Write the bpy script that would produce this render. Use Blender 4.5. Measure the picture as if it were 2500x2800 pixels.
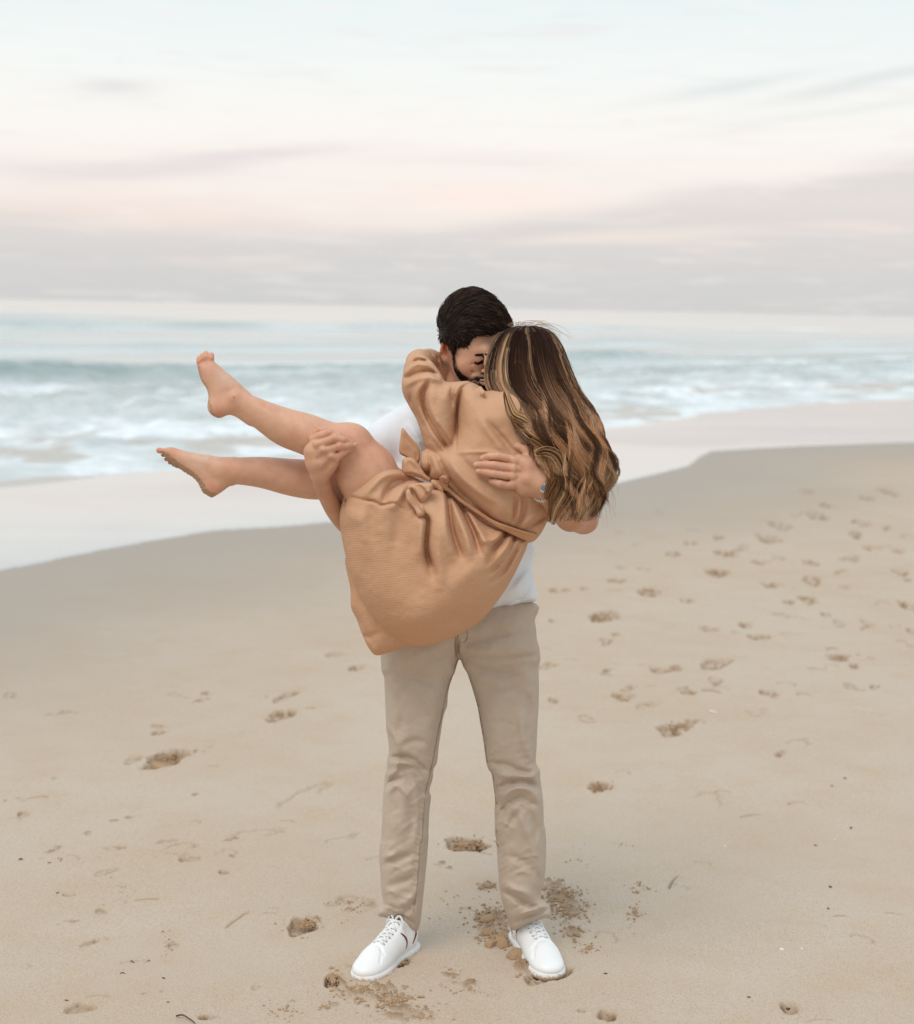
import bpy, math, random
import numpy as np
from mathutils import Vector, Matrix

for _o in list(bpy.data.objects):
    bpy.data.objects.remove(_o, do_unlink=True)
SC = bpy.context.scene
COL = SC.collection
rng = np.random.RandomState(7)
random.seed(7)

# ------------------------------------------------------------------ camera
F = 4200.0            # focal length in photo pixels (photo 2500 x 2800)
CH = 1.67             # camera height
PITCH = math.atan(559.0 / F)
ROLL = math.radians(1.12)
Y0 = 3.75             # distance to the couple
PX = 1100.0           # photo pixels per metre at the couple

cam_d = bpy.data.cameras.new('camera')
cam = bpy.data.objects.new('camera', cam_d)
COL.objects.link(cam)
SC.camera = cam
cam_d.sensor_width = 36.0
cam_d.sensor_fit = 'AUTO'
cam_d.lens = F / 2800.0 * 36.0
cam_d.clip_start = 0.05
cam_d.clip_end = 20000.0
fw = Vector((0, math.cos(PITCH), -math.sin(PITCH)))
rt = Vector((1, 0, 0))
up = rt.cross(fw)
cr, sr = math.cos(ROLL), math.sin(ROLL)
# horizon drops to the right: camera rolled counter-clockwise
rt2 = rt * cr + up * sr
up2 = up * cr - rt * sr
cam.matrix_world = Matrix(((rt2.x, up2.x, -fw.x, 0), (rt2.y, up2.y, -fw.y, 0), (rt2.z, up2.z, -fw.z, CH), (0, 0, 0, 1)))
cam_d.dof.use_dof = True
cam_d.dof.focus_distance = 3.62
cam_d.dof.aperture_fstop = 3.3
RT = np.array(rt2); UP = np.array(up2); FW = np.array(fw); CP = np.array((0, 0, CH))

def rays(u, v):
    u = np.asarray(u, float); v = np.asarray(v, float)
    return FW + ((u - 1250.0) / F)[..., None] * RT - ((v - 1400.0) / F)[..., None] * UP

def P(u, v, w):
    """photo pixel u, v and depth w (photo pixels behind the man's middle) to metres"""
    r = rays(u, v)
    y = Y0 + np.asarray(w, float) / PX
    return CP + r * (y / r[..., 1])[..., None]

def G(u, v, z=0.0):
    r = rays(u, v)
    t = (z - CH) / r[..., 2]
    return CP + r * t[..., None]

# ------------------------------------------------------------------ light
SC.view_settings.view_transform = 'Standard'
SC.view_settings.look = 'None'
SC.view_settings.exposure = 0.07
SC.view_settings.gamma = 1.0
SC.view_settings.use_curve_mapping = False

SUN_EL, SUN_AZ = 56.0, -150.0     # a broad soft glow high up, to the left and behind the viewer (azimuth from +Y)
sd = bpy.data.lights.new('sun', 'SUN')
sd.energy = 1.5
sd.angle = math.radians(32)
sd.color = (1.0, 0.90, 0.80)
sun = bpy.data.objects.new('sun', sd)
COL.objects.link(sun)
_d = Vector((math.sin(math.radians(SUN_AZ)) * math.cos(math.radians(SUN_EL)),
             math.cos(math.radians(SUN_AZ)) * math.cos(math.radians(SUN_EL)), math.sin(math.radians(SUN_EL))))
sun.rotation_euler = _d.to_track_quat('Z', 'Y').to_euler()
sun.location = (0, 0, 30)

W = bpy.data.worlds.new('World')
SC.world = W
W.use_nodes = True
wt = W.node_tree
wt.nodes.clear()

class NB:
    """tiny node builder"""
    def __init__(s, tree): s.t = tree
    def n(s, typ, **kw):
        nd = s.t.nodes.new(typ)
        for k, v in kw.items(): setattr(nd, k, v)
        return nd
    def put(s, sock, val):
        if hasattr(val, 'is_output') or isinstance(val, bpy.types.NodeSocket): s.t.links.new(val, sock)
        elif val is not None:
            try: sock.default_value = val
            except Exception:
                sock.default_value = tuple(val) + (1.0,)
    def m(s, op, a, b=None, c=None, clamp=False):
        nd = s.n('ShaderNodeMath', operation=op); nd.use_clamp = clamp
        s.put(nd.inputs[0], a)
        if b is not None: s.put(nd.inputs[1], b)
        if c is not None: s.put(nd.inputs[2], c)
        return nd.outputs[0]
    def mix(s, f, a, b, blend='MIX'):
        nd = s.n('ShaderNodeMix', data_type='RGBA', blend_type=blend)
        s.put(nd.inputs[0], f)
        for sock, val in ((nd.inputs[6], a), (nd.inputs[7], b)):
            if isinstance(val, bpy.types.NodeSocket): s.t.links.new(val, sock)
            else: sock.default_value = (val[0], val[1], val[2], 1.0)
        return nd.outputs[2]
    def smooth(s, x, a, b):
        nd = s.n('ShaderNodeMapRange', interpolation_type='SMOOTHSTEP')
        s.put(nd.inputs[0], x); nd.inputs[1].default_value = a; nd.inputs[2].default_value = b
        nd.inputs[3].default_value = 0; nd.inputs[4].default_value = 1
        return nd.outputs[0]
    def noise(s, vec, scale, detail=3, rough=0.5, dist=0.0):
        nd = s.n('ShaderNodeTexNoise')
        if vec is not None: s.put(nd.inputs['Vector'], vec)
        nd.inputs['Scale'].default_value = scale; nd.inputs['Detail'].default_value = detail
        nd.inputs['Roughness'].default_value = rough; nd.inputs['Distortion'].default_value = dist
        return nd.outputs['Fac']
    def ramp(s, f, stops, interp='LINEAR'):
        nd = s.n('ShaderNodeValToRGB'); nd.color_ramp.interpolation = interp
        e = nd.color_ramp.elements
        while len(e) < len(stops): e.new(0.5)
        for i, (p, c) in enumerate(stops):
            e[i].position = p; e[i].color = (c[0], c[1], c[2], 1.0)
        s.put(nd.inputs[0], f)
        return nd.outputs[0]
    def xyz(s, x, y, z):
        nd = s.n('ShaderNodeCombineXYZ')
        s.put(nd.inputs[0], x); s.put(nd.inputs[1], y); s.put(nd.inputs[2], z)
        return nd.outputs[0]

def lin(c):
    return tuple(((x / 255.0) / 12.92 if x / 255.0 <= 0.04045 else ((x / 255.0 + 0.055) / 1.055) ** 2.4) for x in c)

def build_world():
    b = NB(wt)
    tc = b.n('ShaderNodeTexCoord')
    sp = b.n('ShaderNodeSeparateXYZ'); wt.links.new(tc.outputs['Generated'], sp.inputs[0])
    x, y, z = sp.outputs
    DEG = 180 / math.pi
    el = b.m('MULTIPLY', b.m('ARCSINE', z), DEG)
    az = b.m('MULTIPLY', b.m('ARCTAN2', x, y), DEG)
    vec = b.xyz(b.m('MULTIPLY', az, 0.06), b.m('MULTIPLY', el, 0.42), 0.0)
    n1 = b.noise(vec, 1.1, 5, 0.55, 0.35)
    n2 = b.noise(vec, 3.2, 4, 0.5, 0.6)
    nn = b.m('ADD', b.m('MULTIPLY', b.m('SUBTRACT', n1, 0.5), 2.6), b.m('MULTIPLY', b.m('SUBTRACT', n2, 0.5), 0.9))
    # clear sky colour by height (degrees / 90)
    q = lambda d: d / 90.0
    clear = b.ramp(b.m('DIVIDE', el, 90.0, clamp=True), [
        (q(0.0), lin((236, 222, 214))), (q(2.0), lin((238, 228, 222))), (q(4.2), lin((245, 236, 230))),
        (q(6.5), lin((246, 243, 238))), (q(8.5), lin((240, 244, 242))), (q(11.0), lin((230, 239, 240))),
        (q(30), lin((214, 230, 238))), (q(90), lin((205, 222, 238)))])
    # the grey bank low over the sea, its top rising to the right
    mp = b.n('ShaderNodeMapRange'); b.put(mp.inputs[0], az); mp.inputs[1].default_value = -16.6; mp.inputs[2].default_value = 16.6
    ed = b.ramp(mp.outputs[0], [(0.0, (.255,) * 3), (0.22, (.235,) * 3), (0.42, (.22,) * 3), (0.6, (.275,) * 3), (0.8, (.35,) * 3), (1.0, (.43,) * 3)], 'EASE')
    edge = b.m('MULTIPLY', ed, 13.3)
    t = b.m('SUBTRACT', edge, b.m('ADD', el, b.m('MULTIPLY', nn, 0.45)))
    bank = b.smooth(t, -0.30, 0.75)
    bankc = b.ramp(b.m('DIVIDE', el, 8.0, clamp=True), [(0.0, lin((203, 204, 204))), (0.12, lin((206, 206, 206))), (0.3, lin((213, 210, 208))),
                                                        (0.5, lin((223, 216, 213))), (0.7, lin((217, 214, 213)))])
    streak = b.smooth(b.noise(b.xyz(b.m('MULTIPLY', az, 0.07), b.m('MULTIPLY', el, 0.95), 3.3), 1.3, 3, 0.5, 0.3), 0.52, 0.72)
    bankc = b.mix(b.m('MULTIPLY', b.m('MULTIPLY', streak, 0.75), b.smooth(el, 0.9, 2.0)), bankc, lin((236, 222, 215)))
    col = b.mix(b.m('MULTIPLY', bank, 0.93), clear, bankc)
    def blob(c, a0, e0, ra, re, rot, colr, amt):
        ca, sa = math.cos(math.radians(rot)), math.sin(math.radians(rot))
        da = b.m('SUBTRACT', az, a0); de = b.m('SUBTRACT', b.m('ADD', el, b.m('MULTIPLY', nn, 0.32)), e0)
        p1 = b.m('DIVIDE', b.m('ADD', b.m('MULTIPLY', da, ca), b.m('MULTIPLY', de, sa)), ra)
        p2 = b.m('DIVIDE', b.m('SUBTRACT', b.m('MULTIPLY', de, ca), b.m('MULTIPLY', da, sa)), re)
        r2 = b.m('ADD', b.m('MULTIPLY', p1, p1), b.m('MULTIPLY', p2, p2))
        g = b.m('EXPONENT', b.m('MULTIPLY', r2, -1.0))
        return b.mix(b.m('MULTIPLY', g, amt), c, colr)
    # soft mauve clouds and warm glows at their bearings over the sea
    col = blob(col, -11.0, 4.75, 4.6, 0.40, 6, lin((226, 218, 217)), 0.9)
    col = blob(col, -7.6, 5.3, 3.2, 0.22, 6, lin((228, 219, 219)), 0.8)
    col = blob(col, -14.5, 4.65, 4.0, 0.35, 0, lin((230, 221, 220)), 0.7)
    col = blob(col, -12.5, 7.45, 1.4, 0.28, 0, lin((226, 223, 223)), 0.8)
    col = blob(col, -12.0, 3.1, 6.5, 0.7, 0, lin((240, 224, 216)), 0.65)
    col = blob(col, 1.0, 4.0, 3.4, 0.45, 0, lin((250, 233, 224)), 0.75)
    col = blob(col, 0.0, 5.3, 5.5, 0.25, 0, lin((232, 222, 220)), 0.45)
    col = blob(col, 6.5, 2.7, 4.6, 0.22, 3, lin((238, 226, 218)), 0.8)
    col = blob(col, 9.5, 7.9, 3.2, 0.25, 9, lin((222, 228, 228)), 0.8)
    col = blob(col, 14.5, 8.1, 3.6, 0.25, 12, lin((222, 226, 226)), 0.85)
    col = blob(col, 13.5, 7.1, 5.0, 0.2, 8, lin((232, 233, 231)), 0.7)
    wisp = b.noise(b.xyz(b.m('MULTIPLY', az, 0.16), b.m('MULTIPLY', el, 1.5), 7.7), 1.6, 6, 0.62, 0.8)
    col = b.mix(b.m('MULTIPLY', b.smooth(wisp, 0.50, 0.75), 0.28), col, lin((228, 218, 216)))
    col = b.mix(b.m('MULTIPLY', b.smooth(wisp, 0.50, 0.28), 0.30), col, lin((250, 243, 237)))
    below = b.smooth(el, -1.0, 0.0)
    col = b.mix(below, lin((170, 165, 160)), col)
    # the cloud deck is brightest overhead and towards the sunset, dimmer low over the land behind the viewer
    up_f = b.smooth(el, 14.0, 42.0)
    land = b.m('MULTIPLY', b.smooth(b.m('MULTIPLY', y, -1.0), -0.1, 0.7), b.m('SUBTRACT', 1.0, b.smooth(el, 10.0, 60.0)))
    gain = b.m('SUBTRACT', b.m('ADD', 1.0, b.m('MULTIPLY', up_f, 0.30)), b.m('MULTIPLY', land, 0.15))
    sky = b.n('ShaderNodeTexSky', sky_type='NISHITA')
    sky.sun_disc = False
    sky.sun_elevation = math.radians(SUN_EL)
    sky.sun_rotation = math.radians(SUN_AZ)
    bg1 = b.n('ShaderNodeBackground'); b.put(bg1.inputs[0], sky.outputs[0]); bg1.inputs[1].default_value = 0.07
    bg2 = b.n('ShaderNodeBackground'); b.put(bg2.inputs[0], col); b.put(bg2.inputs[1], gain)
    mx = b.n('ShaderNodeMixShader'); 
    # clouds cover nearly the whole sky; only high up does blue sky show through them
    b.put(mx.inputs[0], b.m('SUBTRACT', 1.0, b.m('MULTIPLY', b.smooth(el, 20.0, 70.0), 0.25)))
    wt.links.new(bg1.outputs[0], mx.inputs[1]); wt.links.new(bg2.outputs[0], mx.inputs[2])
    out = b.n('ShaderNodeOutputWorld'); wt.links.new(mx.outputs[0], out.inputs[0])
build_world()
# ------------------------------------------------------------------ numpy helpers
def vnoise(x, y, seed=0):
    xi = np.floor(x).astype(np.int64); yi = np.floor(y).astype(np.int64)
    fx = x - xi; fy = y - yi
    fx = fx * fx * (3 - 2 * fx); fy = fy * fy * (3 - 2 * fy)
    def h(a, b):
        n = (a * 374761393 + b * 668265263 + seed * 974711) & 0x7fffffff
        n = ((n ^ (n >> 13)) * 1274126177) & 0x7fffffff
        n = (n ^ (n >> 16)) & 0xffff
        return n / 65535.0
    return (h(xi, yi) * (1 - fx) + h(xi + 1, yi) * fx) * (1 - fy) + (h(xi, yi + 1) * (1 - fx) + h(xi + 1, yi + 1) * fx) * fy

def fbm(x, y, octv=4, seed=0):
    s = 0; a = 0.5; t = 0
    for i in range(octv):
        s = s + a * vnoise(x, y, seed + i * 17); t += a
        x = x * 2.03 + 5.1; y = y * 2.03 + 9.7; a *= 0.5
    return s / t - 0.5

def sstep(x, a, b):
    t = np.clip((x - a) / (b - a), 0, 1)
    return t * t * (3 - 2 * t)

def catmull(pts, n=8, closed=False):
    p = np.asarray(pts, float)
    N = len(p); out = []
    segs = N if closed else N - 1
    for i in range(segs):
        if closed: a, b, c, d = p[(i - 1) % N], p[i], p[(i + 1) % N], p[(i + 2) % N]
        else: a, b, c, d = p[max(i - 1, 0)], p[i], p[i + 1], p[min(i + 2, N - 1)]
        for k in range(n):
            t = k / n
            out.append(0.5 * ((2 * b) + (c - a) * t + (2 * a - 5 * b + 4 * c - d) * t * t + (3 * b - a - 3 * c + d) * t ** 3))
    if not closed: out.append(p[-1])
    return np.array(out)

def crop(ox, oy, s):
    return lambda *pts: [(ox + s * a[0], oy + s * a[1]) + tuple(a[2:]) for a in pts]
cA = crop(1000, 750, 0.41209)      # head and back
cB = crop(400, 900, 0.38462)       # her legs
cC = crop(850, 1150, 0.41209)      # skirt
cD = crop(950, 1700, 0.35714)      # trousers
cE = crop(850, 2250, 0.46703)      # shoes
cH = crop(1180, 1180, 0.23077)     # hand on back
cK = crop(820, 1150, 0.13740)      # hand on knee
cF = crop(1150, 770, 0.19231)      # his face

def poly_sdf(poly, U, V):
    """2D signed distance, positive inside"""
    d = np.full(U.shape, 1e9); ins = np.zeros(U.shape, bool)
    n = len(poly)
    for i in range(n):
        ax, ay = poly[i]; bx, by = poly[(i + 1) % n]
        ex, ey = bx - ax, by - ay
        L = ex * ex + ey * ey + 1e-9
        t = np.clip(((U - ax) * ex + (V - ay) * ey) / L, 0, 1)
        d = np.minimum(d, (U - ax - t * ex) ** 2 + (V - ay - t * ey) ** 2)
        cond = ((ay > V) != (by > V)) & (U < (bx - ax) * (V - ay) / ((by - ay) if by != ay else 1e-9) + ax)
        ins ^= cond
    d = np.sqrt(d)
    return np.where(ins, d, -d)

def blur(a, k, it=2):
    k = int(max(1, k))
    for _ in range(it):
        for ax in (0, 1):
            p = np.pad(a, [(k, k) if i == ax else (0, 0) for i in range(2)], mode='edge')
            c = np.cumsum(p, axis=ax)
            z = np.zeros_like(np.take(c, [0], axis=ax))
            c = np.concatenate([z, c], axis=ax)
            n = 2 * k + 1
            a = (np.take(c, range(n, n + a.shape[ax]), axis=ax) - np.take(c, range(0, a.shape[ax]), axis=ax)) / n
    return a

def strokes(U, V, lst):
    """sum of soft grooves (depth > 0) and ridges (depth < 0) along polylines"""
    C = np.zeros(U.shape)
    for pts, wd, dp in lst:
        p = catmull(pts, 4)
        n = len(p) - 1
        best = np.full(U.shape, 1e9); tt = np.zeros(U.shape)
        for i in range(n):
            ax, ay = p[i][:2]; ex, ey = p[i + 1][0] - ax, p[i + 1][1] - ay
            L = ex * ex + ey * ey + 1e-9
            t = np.clip(((U - ax) * ex + (V - ay) * ey) / L, 0, 1)
            d = (U - ax - t * ex) ** 2 + (V - ay - t * ey) ** 2
            m = d < best
            best = np.where(m, d, best); tt = np.where(m, (i + t) / n, tt)
        tap = np.sin(np.pi * np.clip(tt * 0.9 + 0.05, 0, 1)) ** 0.6
        C += dp * np.exp(-best / (wd * wd)) * tap
    return C

class Vol:
    """a signed distance volume over photo pixels (u, v) and depth w"""
    def __init__(s, lo, hi, h):
        s.h = h; s.lo = np.array(lo, float)
        s.ax = [np.arange(lo[i], hi[i] + h, h) for i in range(3)]
        s.D = np.full([len(a) for a in s.ax], 60.0, np.float32)
    def sl(s, lo, hi):
        r = []
        for i in range(3):
            a = max(0, int((lo[i] - s.lo[i]) / s.h) - 1); b = min(len(s.ax[i]), int((hi[i] - s.lo[i]) / s.h) + 2)
            if b - a < 2: return None
            r.append(slice(a, b))
        return tuple(r)
    def grids(s, sl):
        return (s.ax[0][sl[0]][:, None, None], s.ax[1][sl[1]][None, :, None], s.ax[2][sl[2]][None, None, :])
    def comb(s, sl, d, k, op='u'):
        a = s.D[sl]
        if op == 'u':
            if k > 0:
                h = np.maximum(k - np.abs(a - d), 0) / k
                r = np.minimum(a, d) - h * h * k * 0.25
            else: r = np.minimum(a, d)
        else:
            h = np.maximum(k - np.abs(a + d), 0) / max(k, 1e-6)
            r = np.maximum(a, -d) + h * h * k * 0.25
        s.D[sl] = r.astype(np.float32)
    def cone(s, a, b, k=10, sq=1.0, op='u'):
        (au, av, aw, ra), (bu, bv, bw, rb) = a, b
        m = max(ra, rb) / min(sq, 1.0) + k + 8
        lo = (min(au, bu) - m, min(av, bv) - m, min(aw, bw) - m); hi = (max(au, bu) + m, max(av, bv) + m, max(aw, bw) + m)
        sl = s.sl(lo, hi)
        if sl is None: return
        U, V, Wd = s.grids(sl)
        e = (bu - au, bv - av, bw - aw); L = e[0] ** 2 + e[1] ** 2 + e[2] ** 2 + 1e-9
        t = np.clip(((U - au) * e[0] + (V - av) * e[1] + (Wd - aw) * e[2]) / L, 0, 1)
        d = np.sqrt((U - au - t * e[0]) ** 2 + (V - av - t * e[1]) ** 2 + ((Wd - aw - t * e[2]) / sq) ** 2) - (ra + (rb - ra) * t)
        s.comb(sl, d, k, op)
    def chain(s, pts, k=10, sq=1.0, sm=0):
        if sm: pts = [tuple(q) for q in catmull(pts, sm)]
        for a, b in zip(pts[:-1], pts[1:]): s.cone(a, b, k, sq)
    def ell(s, c, r, k=10, R=None, op='u'):
        m = max(r) + k + 8
        sl = s.sl([x - m for x in c], [x + m for x in c])
        if sl is None: return
        U, V, Wd = s.grids(sl)
        x, y, z = U - c[0], V - c[1], Wd - c[2]
        if R is not None:
            x, y, z = (R[0][0] * x + R[0][1] * y + R[0][2] * z, R[1][0] * x + R[1][1] * y + R[1][2] * z, R[2][0] * x + R[2][1] * y + R[2][2] * z)
        k0 = np.sqrt((x / r[0]) ** 2 + (y / r[1]) ** 2 + (z / r[2]) ** 2)
        k1 = np.sqrt((x / r[0] ** 2) ** 2 + (y / r[1] ** 2) ** 2 + (z / r[2] ** 2) ** 2) + 1e-9
        s.comb(sl, k0 * (k0 - 1) / k1, k, op)
    def poly(s, pts, wc, Tf, Tb, R, k=8, st=(), blurk=4, noise=0, smoothp=True, nsc=40.0, seed=1, op='u', rimk=0.35, rimw=12):
        """an outline with real thickness: Tf towards the viewer, Tb behind, rounded over R at its rim"""
        p = catmull([q[:2] for q in pts], 5, True) if smoothp else np.array([q[:2] for q in pts], float)
        m = k + 10
        wcm = wc if not callable(wc) else None
        lo = p.min(0) - m; hi = p.max(0) + m
        sl2 = s.sl((lo[0], lo[1], s.ax[2][0]), (hi[0], hi[1], s.ax[2][-1]))
        if sl2 is None: return
        U2, V2 = np.meshgrid(s.ax[0][sl2[0]], s.ax[1][sl2[1]], indexing='ij')
        g = poly_sdf(p, U2, V2)
        gb = blur(g, blurk) if blurk else g
        a = sstep(g, 0, R * 0.5)
        g = g * (1 - a) + gb * a
        wcv = wc(U2, V2) if callable(wc) else np.full(U2.shape, float(wc))
        C = strokes(U2, V2, st) if len(st) else np.zeros(U2.shape)
        if noise: C = C + noise * fbm(U2 / nsc, V2 / nsc, 4, seed) * 2
        C = C * (rimk + (1 - rimk) * sstep(g, 0, rimw))
        e = np.maximum(R - g, 0)[:, :, None]
        Wd = s.ax[2][sl2[2]][None, None, :]
        dw = Wd - wcv[:, :, None]
        T = np.where(dw < 0, float(Tf), float(Tb))
        k0 = np.sqrt((e / R) ** 2 + (dw / T) ** 2)
        k1 = np.sqrt((e / R ** 2) ** 2 + (dw / T ** 2) ** 2) + 1e-9
        fm = np.clip(0.5 - dw / 30.0, 0, 1)
        s.comb(sl2, k0 * (k0 - 1) / k1 + np.clip(C, -Tf * 0.6, Tf * 0.6)[:, :, None] * fm, k, op)
    def front(s):
        """depth of the first surface seen from the front, as a sampler"""
        neg = s.D < 0
        has = neg.any(axis=2); i = neg.argmax(axis=2)
        f = np.where(has, s.ax[2][i], np.nan)
        def samp(u, v, default=0.0):
            iu = np.clip(((np.asarray(u, float) - s.lo[0]) / s.h).astype(int), 0, f.shape[0] - 1)
            iv = np.clip(((np.asarray(v, float) - s.lo[1]) / s.h).astype(int), 0, f.shape[1] - 1)
            r = f[iu, iv]
            return np.where(np.isnan(r), default, r)
        return samp
    def mesh(s, smooth=2):
        D = s.D; S = D < 0
        n = [x - 1 for x in D.shape]
        cnt = np.zeros(n, np.uint8)
        cs = [(a, b, c) for a in (0, 1) for b in (0, 1) for c in (0, 1)]
        for a, b, c in cs: cnt += S[a:a + n[0], b:b + n[1], c:c + n[2]]
        act = (cnt > 0) & (cnt < 8)
        idx = np.full(n, -1, np.int64); ii = np.argwhere(act)
        idx[act] = np.arange(len(ii))
        pos = np.zeros((len(ii), 3)); w = np.zeros(len(ii))
        for a in cs:
            for ax in range(3):
                if a[ax]: continue
                bb = list(a); bb[ax] = 1
                da = D[ii[:, 0] + a[0], ii[:, 1] + a[1], ii[:, 2] + a[2]]; db = D[ii[:, 0] + bb[0], ii[:, 1] + bb[1], ii[:, 2] + bb[2]]
                m = (da < 0) != (db < 0)
                t = np.where(m, da / np.where(m, da - db, 1), 0)
                p = np.tile(np.array(a, float), (len(ii), 1)); p[:, ax] += t
                pos += p * m[:, None]; w += m
        v = (ii + pos / w[:, None]) * s.h + s.lo
        F_ = []
        for ax in range(3):
            o1, o2 = [i for i in range(3) if i != ax]
            A = [slice(None)] * 3; B = [slice(None)] * 3
            A[ax] = slice(0, -1); B[ax] = slice(1, None)
            ch = S[tuple(A)] != S[tuple(B)]
            e = np.argwhere(ch)
            e = e[(e[:, o1] > 0) & (e[:, o2] > 0) & (e[:, o1] < n[o1]) & (e[:, o2] < n[o2])]
            if not len(e): continue
            def c_(d1, d2):
                q = e.copy(); q[:, o1] -= d1; q[:, o2] -= d2
                return idx[q[:, 0], q[:, 1], q[:, 2]]
            quad = np.stack([c_(1, 1), c_(0, 1), c_(0, 0), c_(1, 0)], 1)
            sgn = S[e[:, 0], e[:, 1], e[:, 2]]
            if ax == 1: sgn = ~sgn
            quad = np.where(sgn[:, None], quad, quad[:, ::-1])
            F_.append(quad)
        f = np.concatenate(F_)
        f = f[(f >= 0).all(1)]
        for _ in range(smooth): v = relax(v, f, 0.55)
        c0 = v[f[:, 0]]; vol = (np.cross(v[f[:, 1]] - c0, v[f[:, 2]] - c0) * (c0 - v.mean(0))).sum()
        return v, (f if vol > 0 else f[:, ::-1])

def relax(v, f, amt=0.5):
    e = np.concatenate([f[:, [0, 1]], f[:, [1, 2]], f[:, [2, 3]], f[:, [3, 0]]])
    e = np.concatenate([e, e[:, ::-1]])
    n = len(v); c = np.bincount(e[:, 0], minlength=n).astype(float) + 1e-9
    s = np.stack([np.bincount(e[:, 0], weights=v[e[:, 1], i], minlength=n) for i in range(3)], 1)
    return v + (s / c[:, None] - v) * amt * (c > 1)[:, None]

def normals(v, f):
    a = v[f[:, 2]] - v[f[:, 0]]; b = v[f[:, 3]] - v[f[:, 1]]
    fn = np.cross(a, b); n = np.zeros_like(v)
    for i in range(4):
        for j in range(3): n[:, j] += np.bincount(f[:, i], weights=fn[:, j], minlength=len(v))
    return n / (np.linalg.norm(n, axis=1, keepdims=True) + 1e-12)

# ------------------------------------------------------------------ linking
def mesh_obj(name, v, f, mat, parent=None, attrs=None, smooth=True):
    me = bpy.data.meshes.new(name)
    v = np.ascontiguousarray(v, np.float32)
    if isinstance(f, np.ndarray):
        k = f.shape[1]
        me.vertices.add(len(v)); me.vertices.foreach_set('co', v.ravel())
        me.loops.add(f.size); me.loops.foreach_set('vertex_index', np.ascontiguousarray(f, np.int32).ravel())
        me.polygons.add(len(f)); me.polygons.foreach_set('loop_start', np.arange(0, f.size, k, dtype=np.int32))
        me.update(calc_edges=True); me.validate()
    else:
        me.from_pydata(v.tolist(), [], f); me.update()
    me.polygons.foreach_set('use_smooth', np.full(len(me.polygons), smooth, bool))
    for an, av in (attrs or {}).items():
        if av.ndim == 2:
            at = me.color_attributes.new(an, 'FLOAT_COLOR', 'POINT')
            at.data.foreach_set('color', np.concatenate([av, np.ones((len(av), 1))], 1).astype(np.float32).ravel())
        else:
            at = me.attributes.new(an, 'FLOAT', 'POINT')
            at.data.foreach_set('value', av.astype(np.float32))
    me.materials.append(mat)
    o = bpy.data.objects.new(name, me); COL.objects.link(o)
    if parent is not None: o.parent = parent
    return o

def tag(o, label=None, cat=None, group=None, kind=None):
    if label: o['label'] = label
    if cat: o['category'] = cat
    if group: o['group'] = group
    if kind: o['kind'] = kind
    return o

def empty(name, loc=(0, 0, 0)):
    o = bpy.data.objects.new(name, None); COL.objects.link(o); o.location = loc
    o.empty_display_size = 0.1
    return o

def adopt(o, par):
    """parent without moving: part vertices are in world metres, the thing's base is elsewhere"""
    o.parent = par
    p = par; loc = Vector((0, 0, 0))
    while p is not None: loc += p.location; p = p.parent
    me = o.data
    n = len(me.vertices); c = np.empty(n * 3, np.float32); me.vertices.foreach_get('co', c)
    c = c.reshape(-1, 3) - np.array(loc, np.float32)
    me.vertices.foreach_set('co', c.ravel()); me.update()
    return o

def tubes(paths, radii, sides=4, cols=None):
    """paths (N, K, 3) as thin tubes with closed tips; radii (N, K)"""
    N, K, _ = paths.shape
    tg = np.gradient(paths, axis=1); tg /= np.linalg.norm(tg, axis=2, keepdims=True) + 1e-12
    ref = np.zeros_like(tg); ref[..., 0] = 0.37; ref[..., 1] = 0.81; ref[..., 2] = 0.45
    a = np.cross(tg, ref); a /= np.linalg.norm(a, axis=2, keepdims=True) + 1e-12
    b = np.cross(tg, a)
    ang = np.arange(sides) / sides * 2 * np.pi
    v = paths[:, :, None, :] + radii[:, :, None, None] * (a[:, :, None, :] * np.cos(ang)[None, None, :, None] + b[:, :, None, :] * np.sin(ang)[None, None, :, None])
    v = v.reshape(-1, 3)
    base = (np.arange(N) * K * sides)[:, None, None] + (np.arange(K - 1) * sides)[None, :, None]
    s0 = np.arange(sides)[None, None, :]; s1 = (s0 + 1) % sides
    f = np.stack([base + s0, base + s1, base + sides + s1, base + sides + s0], -1).reshape(-1, 4)
    at = {}
    if cols is not None: at['Col'] = np.repeat(cols.reshape(-1, 3), sides, axis=0)
    return v, f, at

def tube_obj(name, pts, r, mat, parent, sides=8, closed_ends=True):
    p = np.array(pts, float)[None]
    K = p.shape[1]
    rr = np.full((1, K), r) if np.isscalar(r) else np.array(r, float)[None]
    if closed_ends:
        p = np.concatenate([p[:, :1] * 1.0, p, p[:, -1:]], 1)
        d0 = p[:, 1] - p[:, 2]; d1 = p[:, -2] - p[:, -3]
        p[:, 0] += d0 / (np.linalg.norm(d0) + 1e-9) * rr[0, 0] * 0.6; p[:, -1] += d1 / (np.linalg.norm(d1) + 1e-9) * rr[0, -1] * 0.6
        rr = np.concatenate([rr[:, :1] * 0.05, rr, rr[:, -1:] * 0.05], 1)
    v, f, _ = tubes(p, rr, sides)
    return mesh_obj(name, v, f, mat, parent)

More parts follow.
